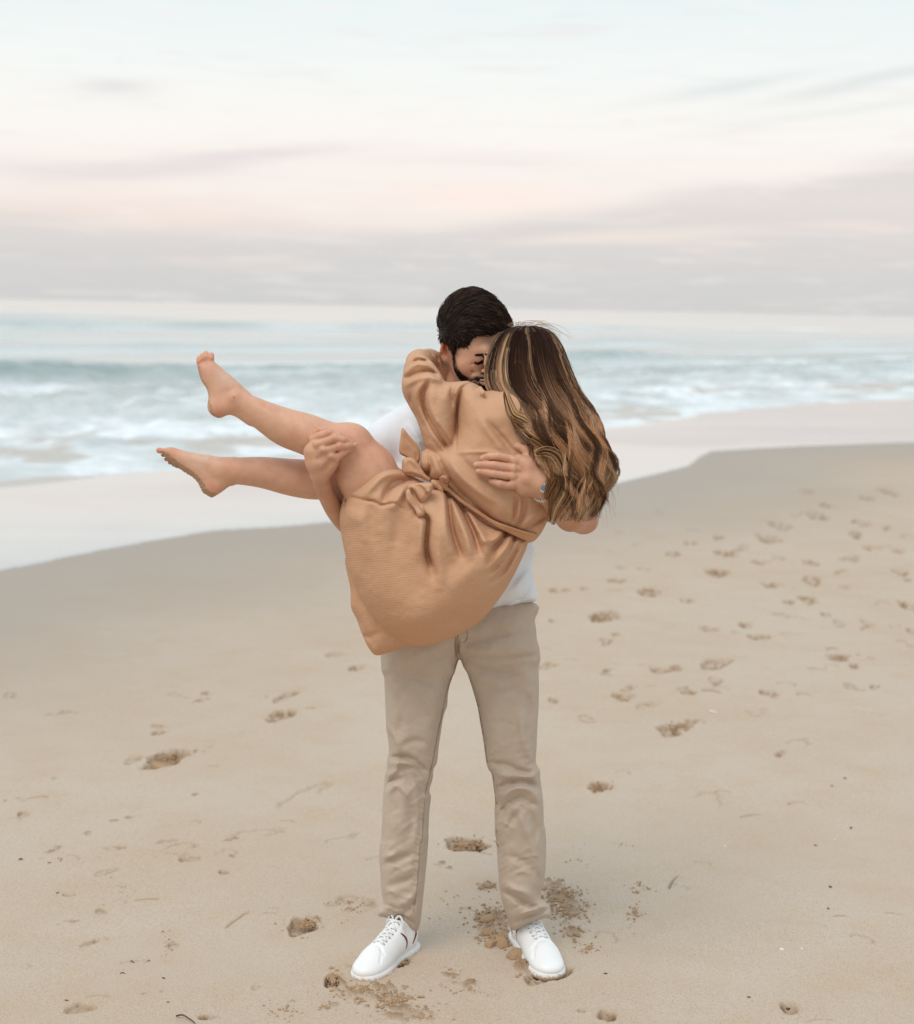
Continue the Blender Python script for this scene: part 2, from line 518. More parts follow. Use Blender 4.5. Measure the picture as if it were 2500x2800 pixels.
# ------------------------------------------------------------------ materials
def mat(name, col, rough=0.7, spec=0.3, attr=None, bump=None, sss=0.0, sssr=(1.0, 0.35, 0.2), sheen=0.0, var=None, metal=0.0, ior=None, extra=None):
    m = bpy.data.materials.new(name); m.use_nodes = True
    nt = m.node_tree; b = NB(nt)
    p = nt.nodes['Principled BSDF']
    p.inputs['Roughness'].default_value = rough
    p.inputs['Specular IOR Level'].default_value = spec
    p.inputs['Metallic'].default_value = metal
    if ior: p.inputs['IOR'].default_value = ior
    tc = b.n('ShaderNodeTexCoord').outputs['Object']
    if attr:
        c = b.n('ShaderNodeAttribute', attribute_name=attr).outputs['Color']
    else:
        rgb = b.n('ShaderNodeRGB'); rgb.outputs[0].default_value = (*col, 1); c = rgb.outputs[0]
    if var:
        for sc, amt, c2 in var:
            f = b.smooth(b.noise(tc, sc, 4, 0.6), 0.35, 0.7)
            c = b.mix(b.m('MULTIPLY', f, amt), c, c2) if c2 else b.mix(b.m('MULTIPLY', f, amt), c, (0, 0, 0))
    nt.links.new(c, p.inputs['Base Color'])
    if sss:
        p.inputs['Subsurface Weight'].default_value = sss
        p.inputs['Subsurface Radius'].default_value = sssr
        p.inputs['Subsurface Scale'].default_value = 0.012
    if sheen:
        p.inputs['Sheen Weight'].default_value = sheen; p.inputs['Sheen Roughness'].default_value = 0.5
    nrm = None
    for bp in (bump or []):
        sc, st, dist = bp[:3]
        h = b.noise(tc, sc, 4, 0.6)
        bn = b.n('ShaderNodeBump'); bn.inputs['Strength'].default_value = st; bn.inputs['Distance'].default_value = dist
        nt.links.new(h, bn.inputs['Height'])
        if nrm is not None: nt.links.new(nrm, bn.inputs['Normal'])
        nrm = bn.outputs[0]
    if extra: nrm = extra(b, p, nrm, tc)
    if nrm is not None: nt.links.new(nrm, p.inputs['Normal'])
    return m
# ------------------------------------------------------------------ materials of the couple
def knit(b, p, nrm, tc):
    at = b.n('ShaderNodeAttribute', attribute_name='rib').outputs['Fac']
    h = b.m('SINE', b.m('MULTIPLY', at, 2 * math.pi / 4.6))
    bn = b.n('ShaderNodeBump'); bn.inputs['Strength'].default_value = 0.24; bn.inputs['Distance'].default_value = 0.001
    b.put(bn.inputs['Height'], h)
    if nrm is not None: b.put(bn.inputs['Normal'], nrm)
    return bn.outputs[0]
def denim(b, p, nrm, tc):
    w = b.n('ShaderNodeTexWave', wave_type='BANDS', bands_direction='DIAGONAL')
    b.put(w.inputs['Vector'], tc); w.inputs['Scale'].default_value = 160; w.inputs['Distortion'].default_value = 1.0
    bn = b.n('ShaderNodeBump'); bn.inputs['Strength'].default_value = 0.25; bn.inputs['Distance'].default_value = 0.0006
    b.put(bn.inputs['Height'], w.outputs['Fac'])
    if nrm is not None: b.put(bn.inputs['Normal'], nrm)
    return bn.outputs[0]

M_SKIN = mat('skin', (0.6, 0.36, 0.26), 0.5, 0.3, attr='Col', sss=0.08, bump=[(320, 0.3, 0.0012), (60, 0.22, 0.003)], var=[(90, 0.22, (0.55, 0.24, 0.16)), (25, 0.2, (0.66, 0.44, 0.33))])
M_DRESS = mat('tan_rib_knit', (0.59, 0.352, 0.222), 0.95, 0.05, sheen=0.0, bump=[(420, 0.3, 0.001), (48, 0.3, 0.004), (16, 0.3, 0.012)], extra=knit,
              var=[(3.0, 0.2, (0.57, 0.30, 0.155))])
M_BELT = mat('tan_belt_knit', (0.56, 0.31, 0.17), 0.92, 0.1, sheen=0.1, bump=[(420, 0.25, 0.001)])
M_SHIRT = mat('white_jersey', (0.755, 0.785, 0.83), 0.9, 0.1, sheen=0.0, bump=[(700, 0.1, 0.0005), (14, 0.25, 0.01)])
M_PANTS = mat('beige_twill', (0.52, 0.42, 0.335), 0.9, 0.1, sheen=0.05, bump=[(600, 0.2, 0.0006), (45, 0.3, 0.004), (12, 0.35, 0.012)], extra=denim,
              var=[(9.0, 0.35, (0.58, 0.49, 0.41)), (60.0, 0.10, (0.32, 0.26, 0.21))])
M_SEAM = mat('beige_seam', (0.36, 0.27, 0.205), 0.9, 0.1)
M_SHOE = mat('white_leather', (0.82, 0.83, 0.83), 0.42, 0.4, bump=[(300, 0.06, 0.0006), (25, 0.12, 0.003)])
M_RUBBER = mat('white_rubber', (0.78, 0.78, 0.77), 0.6, 0.3, attr='Col', bump=[(300, 0.2, 0.001)])
M_LACE = mat('white_lace', (0.80, 0.81, 0.81), 0.85, 0.2)
M_DARK = mat('dark_gap', (0.26, 0.24, 0.24), 0.9, 0.1)
M_REDLINE = mat('maroon_trim', (0.16, 0.02, 0.018), 0.6, 0.3)
M_HAIRD = mat('dark_hair', (0.012, 0.008, 0.006), 0.55, 0.12, attr='Col')
M_HAIRL = mat('balayage_hair', (0.2, 0.1, 0.05), 0.5, 0.16, attr='Col')
M_STEEL = mat('polished_steel', (0.75, 0.75, 0.76), 0.22, 0.6, metal=0.95)
M_DIAL = mat('watch_dial', (0.16, 0.18, 0.22), 0.2, 0.6)
M_BUTTON = mat('brown_button', (0.26, 0.12, 0.055), 0.45, 0.4)
M_NAIL = mat('fingernail', (0.62, 0.37, 0.28), 0.4, 0.4, sss=0.1)
M_TEETH = mat('teeth', (0.78, 0.74, 0.66), 0.3, 0.5)

def spots(v, base, lst):
    """skin colour with soft blushes where the skin itself is redder, paler or sandy, or light shines through it"""
    c = np.tile(np.array(base), (len(v), 1))
    n = fbm(v[:, 0] / 22.0 + v[:, 2] / 31.0, v[:, 1] / 22.0, 3, 5)[:, None]
    c = c * (1 + 0.30 * n * np.array((0.7, 1.0, 1.1)))
    for (u, vv, w, r, colr, amt) in lst:
        d2 = (v[:, 0] - u) ** 2 + (v[:, 1] - vv) ** 2 + ((v[:, 2] - w) ** 2 if w is not None else 0)
        a = (amt * np.exp(-d2 / (r * r)))[:, None]
        c = c * (1 - a) + np.array(colr) * a
    return c

def uvw(v): return P(v[:, 0], v[:, 1], v[:, 2])

# ================================================================== the woman
woman = empty('person', tuple(P(1180, 1640, -230)))
tag(woman, 'woman with long wavy brown hair in a tan belted dress, barefoot, carried in the arms', 'person')

# ---- legs, hidden torso, arms and head: one continuous body
vb = Vol((415, 880, -420), (1560, 1650, 170), 2.7)
# near leg: hip, thigh, knee, calf
vb.chain([(1150, 1540, -235, 92), (1060, 1400, -255, 88), (1000, 1290, -270, 80), (962, 1232, -282, 66)], 20)
vb.chain([(962, 1230, -282, 64), (900, 1212, -278, 54), (840, 1188, -274, 52), (780, 1168, -272, 48), (720, 1136, -272, 37), (668, 1106, -272, 28), (640, 1092, -272, 25)], 10, sm=5)
vb.ell((955, 1200, -300), (46, 40, 36), 26)
# far leg
vb.chain([(1130, 1560, -120, 84), (1020, 1430, -130, 80), (940, 1330, -160, 62), (905, 1312, -170, 52), (850, 1311, -176, 50), (790, 1304, -180, 46),
          (720, 1292, -184, 39), (660, 1288, -187, 33), (625, 1288, -188, 29), (600, 1288, -188, 28)], 10, sm=5)
# near foot, outline then toes
TK = 1.5
def toes(vol, lst, k=3):
    for t in lst: vol.chain(t, k)
foot1 = cB((735, 470), (690, 410), (620, 345), (560, 295), (505, 248), (470, 225), (420, 232), (368, 250), (372, 300), (392, 365), (432, 430), (446, 500), (452, 560), (478, 605), (520, 630), (570, 612), (622, 600), (670, 570))
vb.poly(foot1, lambda U, V: -272 + (1100 - V) * 0.10, 26, 26, 30, 12, blurk=3)
vb.cone((594, 1112, -272, 25), (640, 1096, -272, 24), 14)
for (a, b_, c_, r) in [((388, 262), (372, 232), (374, 205), 6.5), ((402, 250), (388, 215), (390, 196), 6.0), ((420, 240), (406, 205), (402, 182), 6.2),
                       ((438, 235), (428, 195), (424, 168), 6.6), ((458, 235), (462, 205), (462, 186), 8.8)]:
    q = cB(a, b_, c_)
    vb.chain([(q[0][0], q[0][1], -262, r * 1.15), (q[1][0], q[1][1], -266, r * 0.95), (q[2][0], q[2][1], -262, r)], 1.2)
for a_, b_ in (((378, 200), (394, 246)), ((394, 182), (410, 240)), ((411, 170), (427, 234)), ((441, 168), (447, 230))):
    p_, q_ = cB(a_, b_); vb.cone((p_[0], p_[1], -284, 3.0), (q_[0], q_[1], -298, 1.0), 3, op='s')
# ankle bone
vb.ell(tuple(cB((625, 480))[0]) + (-296,), (9, 9, 7), 12)
vb.cone(cB((640, 590))[0] + (-274, 10), cB((740, 640))[0] + (-274, 16), 14)
# far foot
foot2 = cB((640, 925), (600, 915), (520, 908), (440, 893), (360, 880), (270, 862), (190, 840), (140, 845), (125, 880), (150, 920), (205, 968), (270, 1015), (330, 1055), (372, 1098), (395, 1150), (430, 1180), (470, 1196), (535, 1160), (590, 1118), (625, 1100), (650, 1020))
vb.poly(foot2, lambda U, V: -188 + (600 - U) * 0.05, 25, 25, 30, 12, blurk=3)
for (a, b_, r, dz) in [((165, 868), (92, 862), 8.5, -4), ((172, 900), (118, 895), 5.5, 6), ((185, 930), (140, 925), 5.5, 12), ((205, 955), (165, 947), 5.2, 18), ((232, 975), (192, 966), 5.0, 24)]:
    q = cB(a, b_)
    vb.chain([(q[0][0], q[0][1], -170 + dz, r * 1.2), (0.5 * (q[0][0] + q[1][0]), 0.5 * (q[0][1] + q[1][1]) + 1, -172 + dz, r * 0.85), (q[1][0], q[1][1], -170 + dz, r)], 3)
# torso and arms inside the dress, neck, head turned to his face
vb.chain([(1130, 1560, -200, 80), (1220, 1420, -195, 62), (1310, 1250, -200, 62), (1370, 1150, -200, 50), (1400, 1110, -205, 40), (1420, 1060, -200, 36)], 25)
vb.chain([(1320, 1140, -200, 32), (1230, 1110, -205, 26), (1165, 1035, -170, 24), (1160, 1000, -60, 24), (1200, 995, 60, 22), (1250, 1000, 90, 16)], 12)
vb.ell((1440, 985, -190), (74, 92, 92), 10)
vb.cone((1415, 1015, -140, 54), (1390, 1050, -110, 30), 18)
vb.cone((1388, 995, -108, 9), (1372, 1012, -92, 9), 10)
v, f = vb.mesh(1)
SK1 = (0.62, 0.345, 0.225)
red = (0.62, 0.22, 0.15); sandc = (0.36, 0.22, 0.11); pale = (0.64, 0.44, 0.33)
lst = []
for (x, y, r, c, a) in [(505, 600, 34, red, .45), (375, 250, 26, red, .35), (460, 190, 18, red, .45), (400, 200, 20, red, .4), (580, 430, 30, red, .22), (560, 350, 60, pale, .7),
                        (1500, 800, 80, red, .2), (1350, 710, 70, red, .18), (470, 1130, 38, red, .45), (90, 860, 22, red, .5), (190, 870, 30, red, .35), (380, 900, 90, pale, .6), (600, 1000, 50, red, .15),
                        (1020, 820, 60, red, .10), (1640, 900, 70, red, .15), (625, 485, 5, (0.2, .08, .05), .7), (1370, 1000, 4, (0.25, .12, .08), .6)]:
    q = cB((x, y))[0]; lst.append((q[0], q[1], None, r * 0.3846 * 1.3, c, min(0.85, a * 1.4)))
vc = spots(v, SK1, lst)
nrm0 = normals(v, f)
# sand stuck to the soles
grit = fbm(v[:, 0] / 3.2, v[:, 1] / 3.2, 3, 9)
def sole(pl, wd, shift=0):
    best = np.full(len(v), 1e9)
    p = np.array(cB(*pl))
    for i in range(len(p) - 1):
        ax, ay = p[i]; ex, ey = p[i + 1] - p[i]
        t = np.clip(((v[:, 0] - ax) * ex + (v[:, 1] - ay) * ey) / (ex * ex + ey * ey), 0, 1)
        best = np.minimum(best, np.hypot(v[:, 0] - ax - t * ex, v[:, 1] - ay - t * ey))
    return sstep(wd - best + grit * 9, -1.5, 2.5)
s2 = sole([(130, 905), (200, 968), (270, 1015), (330, 1058), (372, 1100), (395, 1150), (440, 1188), (470, 1196)], 15)
s1 = sole([(366, 260), (385, 355), (430, 430), (448, 520), (470, 605), (520, 632)], 4)
sa = (np.maximum(s2 * 0.93, s1 * 0.8) * np.clip(0.8 + grit * 1.5, 0, 1))[:, None]
speck = (sstep(grit, 0.2, 0.26) * np.exp(-((v[:, 0] - 580) ** 2 + (v[:, 1] - 1262) ** 2) / 900.0) * 0.7)[:, None]
sa = np.maximum(sa, speck)
vc = vc * (1 - sa) + np.array(sandc) * (0.8 + 0.9 * grit)[:, None] * sa
v = v + nrm0 * (s2 * grit * 5)[:, None]
body = mesh_obj('body', uvw(v), f, M_SKIN, attrs={'Col': vc}); adopt(body, woman)
FL = vb.front()

# ---- dress
vd = Vol((900, 940, -430), (1530, 1820, 150), 3.0)
skirt = cC((482, 268), (400, 272), (318, 345), (240, 440), (203, 555), (190, 650), (203, 760), (232, 900), (262, 1020), (310, 1140), (390, 1270), (490, 1380), (600, 1455), (700, 1492), (790, 1492), (890, 1462), (1010, 1405),
           (1140, 1315), (1240, 1200), (1320, 1080), (1390, 940), (1440, 820), (1420, 770), (1300, 720), (1150, 640), (1010, 570), (930, 500), (860, 440), (780, 420), (700, 380), (610, 330), (545, 290))
def L(fn, *it): return [(fn(*a[0]), a[1], a[2]) for a in it]
sk_st = L(cC,
    ([(905, 440), (918, 560), (930, 690), (960, 800), (1000, 900)], 8, 15),
    ([(880, 470), (900, 600), (905, 760), (930, 900)], 16, -12),
    ([(930, 500), (985, 640), (1035, 780), (1060, 900)], 13, -14),
    ([(985, 545), (1040, 650), (1090, 760), (1120, 870)], 8, 12),
    ([(1020, 560), (1080, 670), (1150, 790), (1180, 900)], 11, -11),
    ([(715, 610), (775, 655), (772, 740), (765, 820), (775, 900), (800, 960)], 7, 19),
    ([(820, 560), (850, 700), (845, 850), (860, 1000), (850, 1090)], 18, -10),
    ([(770, 870), (790, 960), (825, 1050)], 14, 8),
    ([(735, 640), (735, 760), (725, 900)], 14, -9),
    ([(1300, 740), (1260, 800), (1215, 850), (1180, 950)], 10, 12),
    ([(1355, 770), (1320, 850), (1250, 940), (1190, 1010)], 8, 13),
    ([(1400, 790), (1350, 880), (1280, 990), (1200, 1070)], 9, 9),
    ([(1270, 740), (1220, 790), (1130, 800)], 9, -9),
    ([(1330, 790), (1285, 880), (1220, 960)], 8, -9),
    ([(650, 400), (560, 420), (510, 470), (480, 545)], 10, 13),
    ([(610, 350), (500, 360), (420, 420), (350, 500)], 12, -9),
    ([(620, 440), (590, 500), (550, 570)], 11, -11),
    ([(245, 500), (330, 520), (420, 535), (470, 560), (560, 550), (650, 600)], 3.5, 6),
    ([(480, 285), (400, 300), (330, 370), (262, 450), (225, 560), (212, 650)], 3.0, 4),
    ([(240, 620), (300, 640), (360, 700), (350, 820)], 24, -6),
    ([(420, 560), (400, 680), (430, 800)], 18, 6), ([(560, 580), (580, 700), (560, 830)], 18, 6),
    ([(520, 1440), (700, 1440), (900, 1340), (1050, 1200)], 30, 5), ([(900, 1100), (1050, 1010), (1150, 950)], 30, -6),
    ([(228, 900), (262, 1080), (340, 1200)], 5, 4))
wsk = lambda U, V: -226 - 16 * np.exp(-((U - 1000) ** 2 + (V - 1350) ** 2) / 160.0 ** 2) + (U - 1150) * 0.02
sk_st = [(a, b_, c_ * 1.9) for a, b_, c_ in sk_st]
vd.poly(skirt, wsk, 146, 120, 118, 10, st=sk_st, blurk=7, noise=5, nsc=60, seed=3)
# the back hem hanging lower and farther in
flap = cC((232, 900), (262, 1110), (268, 1240), (305, 1320), (345, 1430), (395, 1525), (440, 1558), (520, 1538), (640, 1500), (760, 1494), (820, 1400), (600, 1200), (400, 950))
vd.poly(flap, -160, 58, 50, 44, 3, st=L(cC, ([(300, 1260), (350, 1380), (420, 1480)], 8, 5), ([(350, 1250), (440, 1350), (560, 1430)], 14, -7), ([(330, 1430), (400, 1430), (460, 1400)], 9, 5)), blurk=4, noise=5, seed=5)
# bodice (her back)
bod = cA((600, 740), (690, 715), (760, 745), (800, 775), (870, 760), (1000, 760), (1180, 860), (1290, 1050), (1330, 1250), (1300, 1420), (1230, 1560), (1205, 1640), (1150, 1740), (1090, 1780), (1000, 1740), (860, 1690), (700, 1600), (600, 1500), (500, 1410), (420, 1370), (360, 1270), (385, 1170), (480, 1150), (580, 1050), (590, 900))
bo_st = L(cA,
    ([(610, 760), (608, 900), (604, 1060), (600, 1180)], 3.0, 5),
    ([(600, 1185), (690, 1180), (800, 1180), (960, 1195)], 5, -4),
    ([(500, 1260), (560, 1360), (640, 1450), (760, 1560), (850, 1640)], 9, 9),
    ([(560, 1230), (620, 1330), (720, 1420), (840, 1500)], 10, -9),
    ([(620, 1200), (700, 1290), (830, 1380)], 10, 7),
    ([(470, 1190), (520, 1290), (560, 1340)], 8, 7),
    ([(810, 980), (900, 1080), (985, 1190)], 8, 9), ([(760, 960), (850, 1090), (920, 1180)], 12, -8),
    ([(1000, 1480), (995, 1560), (980, 1650)], 6, 10), ([(1060, 1490), (1045, 1590), (1000, 1670)], 8, 11), ([(1028, 1480), (1018, 1580), (988, 1665)], 6, -8),
    ([(1200, 1600), (1120, 1650), (1060, 1690)], 8, 9), ([(1190, 1540), (1100, 1620), (1040, 1680)], 9, -7),
    ([(900, 1480), (900, 1560), (860, 1620)], 22, -6),
    ([(420, 1200), (430, 1280), (400, 1350)], 7, 8), ([(380, 1180), (372, 1260), (385, 1320)], 5, -6))
bo_st = [(a, b_, c_ * 1.3) for a, b_, c_ in bo_st]
vd.poly(bod, lambda U, V: -218 - 14 * np.exp(-((U - 1300) ** 2 + (V - 1300) ** 2) / 130.0 ** 2) + (V - 1300) * 0.02, 118, 85, 88, 5, st=bo_st, blurk=6, noise=4, nsc=50, seed=8)
# upper sleeve wrapped round his shoulder
slv = cA((335, 530), (400, 545), (450, 590), (500, 660), (530, 712), (620, 712), (690, 712), (640, 770), (612, 850), (606, 1000), (602, 1170), (620, 1230), (540, 1258), (500, 1250), (440, 1190), (392, 1140), (372, 1060), (335, 960), (285, 870), (247, 790), (242, 700), (268, 620))
sl_st = L(cA,
    ([(420, 700), (385, 790), (400, 900), (450, 1010), (520, 1120), (600, 1220)], 8, 20),
    ([(520, 700), (430, 700), (350, 760), (330, 850), (370, 960)], 9, -9),
    ([(255, 690), (330, 660), (420, 640), (480, 680)], 6, 10),
    ([(265, 740), (340, 700), (440, 680)], 7, -8),
    ([(262, 650), (330, 600), (420, 600)], 7, -7), ([(270, 620), (350, 570), (430, 590)], 6, 8),
    ([(440, 760), (430, 880), (490, 1010), (590, 1140)], 13, -11),
    ([(300, 800), (320, 880), (380, 1010)], 7, 8),
    ([(640, 730), (606, 790), (600, 900)], 9, -8), ([(590, 735), (570, 790), (575, 880)], 7, 6),
    ([(480, 1000), (540, 1090), (600, 1160)], 6, 9), ([(440, 1090), (500, 1170), (560, 1230)], 8, 6))
sl_st = [(a, b_, c_ * 1.4) for a, b_, c_ in sl_st]
def wsl(U, V):
    t = sstep(U, 1100, 1290)
    return -168 * (1 - t) + -232 * t - 30 * np.exp(-((U - 1190) ** 2) / 60.0 ** 2)
vd.poly(slv, wsl, 92, 66, 62, 5, st=sl_st, blurk=4, noise=4, nsc=32, seed=11)
# forearm sleeve going behind his neck
vd.chain([(1140, 1005, -170, 34), (1148, 993, -90, 36), (1172, 992, 0, 36), (1208, 1000, 70, 34), (1256, 1000, 92, 28)], 12)
vd.cone((1190, 1012, -10, 26), (1222, 1040, 10, 22), 10)
for q, r in (((1160, 975, -60), 5), ((1185, 985, -30), 5)): vd.cone((q[0] - 30, q[1] + 20, q[2] - 10, r), (q[0] + 24, q[1] - 10, q[2], r), 8, op='s')
# small gathered tuck at the collar
vd.cone(cA((760, 755))[0] + (-285, 6), cA((778, 790))[0] + (-300, 8), 8)
v, f = vd.mesh(2)
ib = poly_sdf(catmull(bod, 4, True), v[:, 0], v[:, 1]); isl = poly_sdf(catmull(slv, 4, True), v[:, 0], v[:, 1])
isk = poly_sdf(catmull(skirt, 4, True), v[:, 0], v[:, 1])
rib_b = v[:, 0] * 0.93 + v[:, 1] * 0.36
low = sstep(v[:, 1], 1290, 1420)
rib_b2 = v[:, 0] * 0.55 + v[:, 1] * 0.9
rib_s = v[:, 1] * 0.97 + v[:, 0] * 0.15
rib_k = v[:, 1] * 0.985 - v[:, 0] * 0.12 + 26 * np.sin((v[:, 0] - 1000) / 120.0) * 0.3
rib = np.where(isl > 0, rib_s, np.where((ib > 0) & (isk < ib), rib_b, rib_k))
rib = np.where((v[:, 0] < 1260) & (v[:, 1] < 1080), rib_s, rib)
dress = mesh_obj('dress', uvw(v), f, M_DRESS, attrs={'rib': rib}); adopt(dress, woman)
FD = vd.front()
FDs = lambda u, v: np.minimum(FD(u, v, -200.0), 0)

# belt wound round the waist, laid on the surface of the dress
def front_smooth(U, V):
    a = FDs(U, V)
    return blur(a, 5, 2) if a.ndim == 2 else a
def skinpoly(name, pts, mtl, par, T=7, off=-3, R=7, h=2.5, st=(), noise=0, wfun=None, seed=2, attrs=None, k=4):
    p = np.array([q[:2] for q in pts]); lo = p.min(0) - 14; hi = p.max(0) + 14
    U, V = np.meshgrid(np.linspace(lo[0], hi[0], 20), np.linspace(lo[1], hi[1], 20))
    wf = wfun or (lambda a, b: front_smooth(a, b) + off)
    ww = wf(U, V)
    vv = Vol((lo[0], lo[1], ww.min() - 40), (hi[0], hi[1], ww.max() + 40), h)
    vv.poly(pts, wf, T, T, R, 2, st=st, blurk=2, noise=noise, seed=seed, nsc=18)
    v, f = vv.mesh(2)
    o = mesh_obj(name, uvw(v), f, mtl, attrs={'rib': v[:, 0] * 0.6 + v[:, 1]} if attrs is None else attrs(v))
    adopt(o, par)
    return o, v
belt = cA((440, 1362), (500, 1372), (560, 1420), (640, 1490), (740, 1560), (850, 1630), (960, 1672), (1060, 1705), (1140, 1722), (1128, 1752), (1095, 1775), (1040, 1758), (960, 1722), (860, 1672), (740, 1592), (640, 1524), (560, 1455), (500, 1412), (450, 1388))
skinpoly('belt', belt, M_BELT, dress, T=8, off=-17, R=5, st=L(cA, ([(500, 1390), (560, 1436), (740, 1574), (960, 1696), (1110, 1745)], 2.0, 1.5)))
# belt loop, button
skinpoly('belt_loop', cA((492, 1345), (520, 1332), (545, 1350), (552, 1385), (545, 1420), (560, 1450), (530, 1440), (505, 1405), (488, 1370)), M_DRESS, dress, T=8, off=-16, R=6)
bc = cA((538, 1368))[0]; bw = float(FDs(*bc)) - 18
a = np.linspace(0, 2 * np.pi, 20, endpoint=False)
vv_ = Vol((bc[0] - 20, bc[1] - 20, bw - 20), (bc[0] + 20, bc[1] + 20, bw + 20), 1.2)
vv_.ell((bc[0], bc[1], bw), (9.5, 10.5, 4.5), 1); vv_.ell((bc[0], bc[1], bw - 6), (6, 7, 3.2), 2, op='s')
v, f = vv_.mesh(1); o = mesh_obj('button', uvw(v), f, M_BUTTON); adopt(o, dress)
# bow: two ends up against his shirt, a broad loop, the knot with its folds
bow = empty('bow', (0, 0, 0)); bow.parent = dress
def bowpart(name, pts, w, T, R=9, st=(), **kw):
    wf = w if callable(w) else (lambda U, V: np.full(np.shape(U), float(w)))
    p = np.array([q[:2] for q in pts]); lo = p.min(0) - 14; hi = p.max(0) + 14
    if w == 'lay': cu, cv = p.mean(0); wf = (lambda U, V: np.full(np.shape(U), float(np.min(FDs(p[:, 0], p[:, 1]))) * 0.5 + float(np.mean(FDs(p[:, 0], p[:, 1]))) * 0.5 - kw.get('off', 8)) + (U - cu) * kw.get('tu', 0.0) + (V - cv) * kw.get('tv', 0.0))
    vv = Vol((lo[0], lo[1], -470), (hi[0], hi[1], -120), 2.2)
    vv.poly(pts, wf, T, T, R, 2, st=st, blurk=2, noise=2, nsc=16, smoothp=kw.get('sm', True))
    v, f = vv.mesh(kw.get('it', 1))
    o = mesh_obj(name, uvw(v), f, M_DRESS, attrs={'rib': v[:, 0] * kw.get('ru', 0.3) + v[:, 1] * kw.get('rv', 0.95)}); o.parent = bow
    adopt(o, bow)
bowpart('bow_tail', cA((238, 1025), (252, 1022), (290, 1070), (335, 1120), (358, 1165), (362, 1210), (350, 1262), (322, 1248), (270, 1215), (226, 1190), (222, 1150), (230, 1090)), -205, 9, 6, st=L(cA, ([(250, 1060), (300, 1120), (345, 1180), (335, 1250)], 4, 5)), ru=0.75, rv=0.6)
bowpart('bow_tail', cA((118, 1205), (140, 1188), (172, 1205), (192, 1245), (188, 1285), (170, 1290), (135, 1240)), -215, 10, 7, ru=0.9, rv=0.3)
bowpart('bow_loop', cA((245, 1232), (272, 1215), (320, 1222), (360, 1270), (400, 1330), (436, 1360), (410, 1372), (350, 1350), (290, 1338), (248, 1330), (240, 1290)), 'lay', 17, 11, off=16, st=L(cA, ([(262, 1326), (320, 1328), (400, 1362)], 4, 10), ([(280, 1240), (330, 1290), (390, 1345)], 6, 5)), ru=-0.6, rv=0.8)
bowpart('bow_knot', cA((282, 1400), (340, 1385), (420, 1382), (448, 1395), (440, 1440), (410, 1490), (370, 1520), (330, 1500), (300, 1450), (276, 1440)), 'lay', 24, 15, off=14, st=L(cA, ([(335, 1400), (380, 1425), (425, 1480)], 5, 13), ([(300, 1420), (325, 1460), (350, 1510)], 4, 12), ([(380, 1400), (400, 1440), (440, 1440)], 5, -6)), ru=0.8, rv=0.6)
bowpart('bow_loop', cA((268, 1440), (290, 1425), (310, 1470), (335, 1520), (365, 1555), (385, 1590), (370, 1605), (345, 1608), (330, 1570), (300, 1530), (272, 1500)), 'lay', 14, 8, off=14, st=L(cA, ([(284, 1450), (312, 1510), (352, 1570)], 3.5, 10)), ru=0.9, rv=0.3)
bowpart('bow_loop', cA((352, 1540), (378, 1530), (392, 1560), (390, 1600), (372, 1600)), 'lay', 11, 6, off=10)
bowpart('bow_knot', cA((432, 1370), (456, 1362), (500, 1395), (520, 1432), (505, 1450), (470, 1420), (438, 1400)), 'lay', 13, 9, off=10)

# ================================================================== the man
man = empty('person', tuple(G(1235, 2625)))
tag(man, 'bearded man in white t-shirt, beige jeans and white sneakers standing and lifting the woman', 'person')

vm = Vol((810, 775, -440), (1650, 1500, 180), 2.1)
# torso core, shoulders, neck
vm.chain([(1260, 1470, -10, 90), (1270, 1300, -5, 95), (1275, 1190, 0, 92)], 30)
vm.chain([(1115, 1178, 5, 36), (1275, 1135, 5, 52), (1485, 1165, 5, 36)], 20)
vm.chain([(1268, 1110, 5, 52), (1275, 1050, -15, 50), (1288, 1000, -30, 54)], 22)
# head: skull, face, jaw
vm.ell((1296, 900, -52), (88, 96, 104), 12)
vm.ell((1300, 965, -78), (66, 70, 76), 26)
vm.cone((1290, 1010, -100, 46), (1306, 1046, -118, 26), 24)
vm.cone((1246, 990, -55, 14), (1272, 1034, -92, 14), 22)
vm.ell((1278, 1003, -122), (26, 24, 22), 18)           # cheek pushed up by the smile
vm.cone((1270, 966, -122, 10), (1328, 957, -148, 12), 14)  # brow ridge
vm.ell((1303, 982, -138), (19, 11, 13), 6)            # closed lid
vm.cone((1290, 996, -150, 2.0), (1318, 993, -160, 2.0), 4, op='s')
vm.chain([(1334, 968, -150, 9), (1336, 992, -172, 10), (1336, 1012, -190, 13)], 12)   # nose
vm.ell((1324, 1016, -172), (8, 7, 8), 6)
vm.cone((1290, 1014, -142, 1.8), (1304, 1036, -146, 1.8), 6, op='s')   # smile fold
vm.cone((1300, 1030, -138, 7), (1345, 1030, -152, 7), 8)
vm.cone((1304, 1046, -134, 8), (1345, 1052, -148, 8), 8)
vm.ell((1326, 1040, -152), (20, 4, 9), 3, op='s')
# ear
vm.ell((1221, 961, -48), (17, 30, 11), 7)
vm.ell((1221, 983, -52), (10, 10, 8), 8)
vm.ell((1223, 957, -62), (9, 19, 9), 5, op='s')
vm.cone((1211, 940, -58, 4), (1206, 962, -56, 4.5), 5)
vm.cone((1231, 956, -60, 4), (1228, 974, -62, 4), 5)
# right arm (image left): hidden upper arm, forearm under her knees, wrist
vm.chain([(1105, 1185, 0, 42), (1045, 1300, -20, 42), (1000, 1440, -70, 38)], 20)
vm.chain([(1000, 1450, -80, 38), (958, 1434, -160, 31), (921, 1400, -215, 25), (896, 1360, -262, 21.5), (880, 1322, -298, 21)], 8, sm=4)
hw = float(FL(880, 1240, -330))
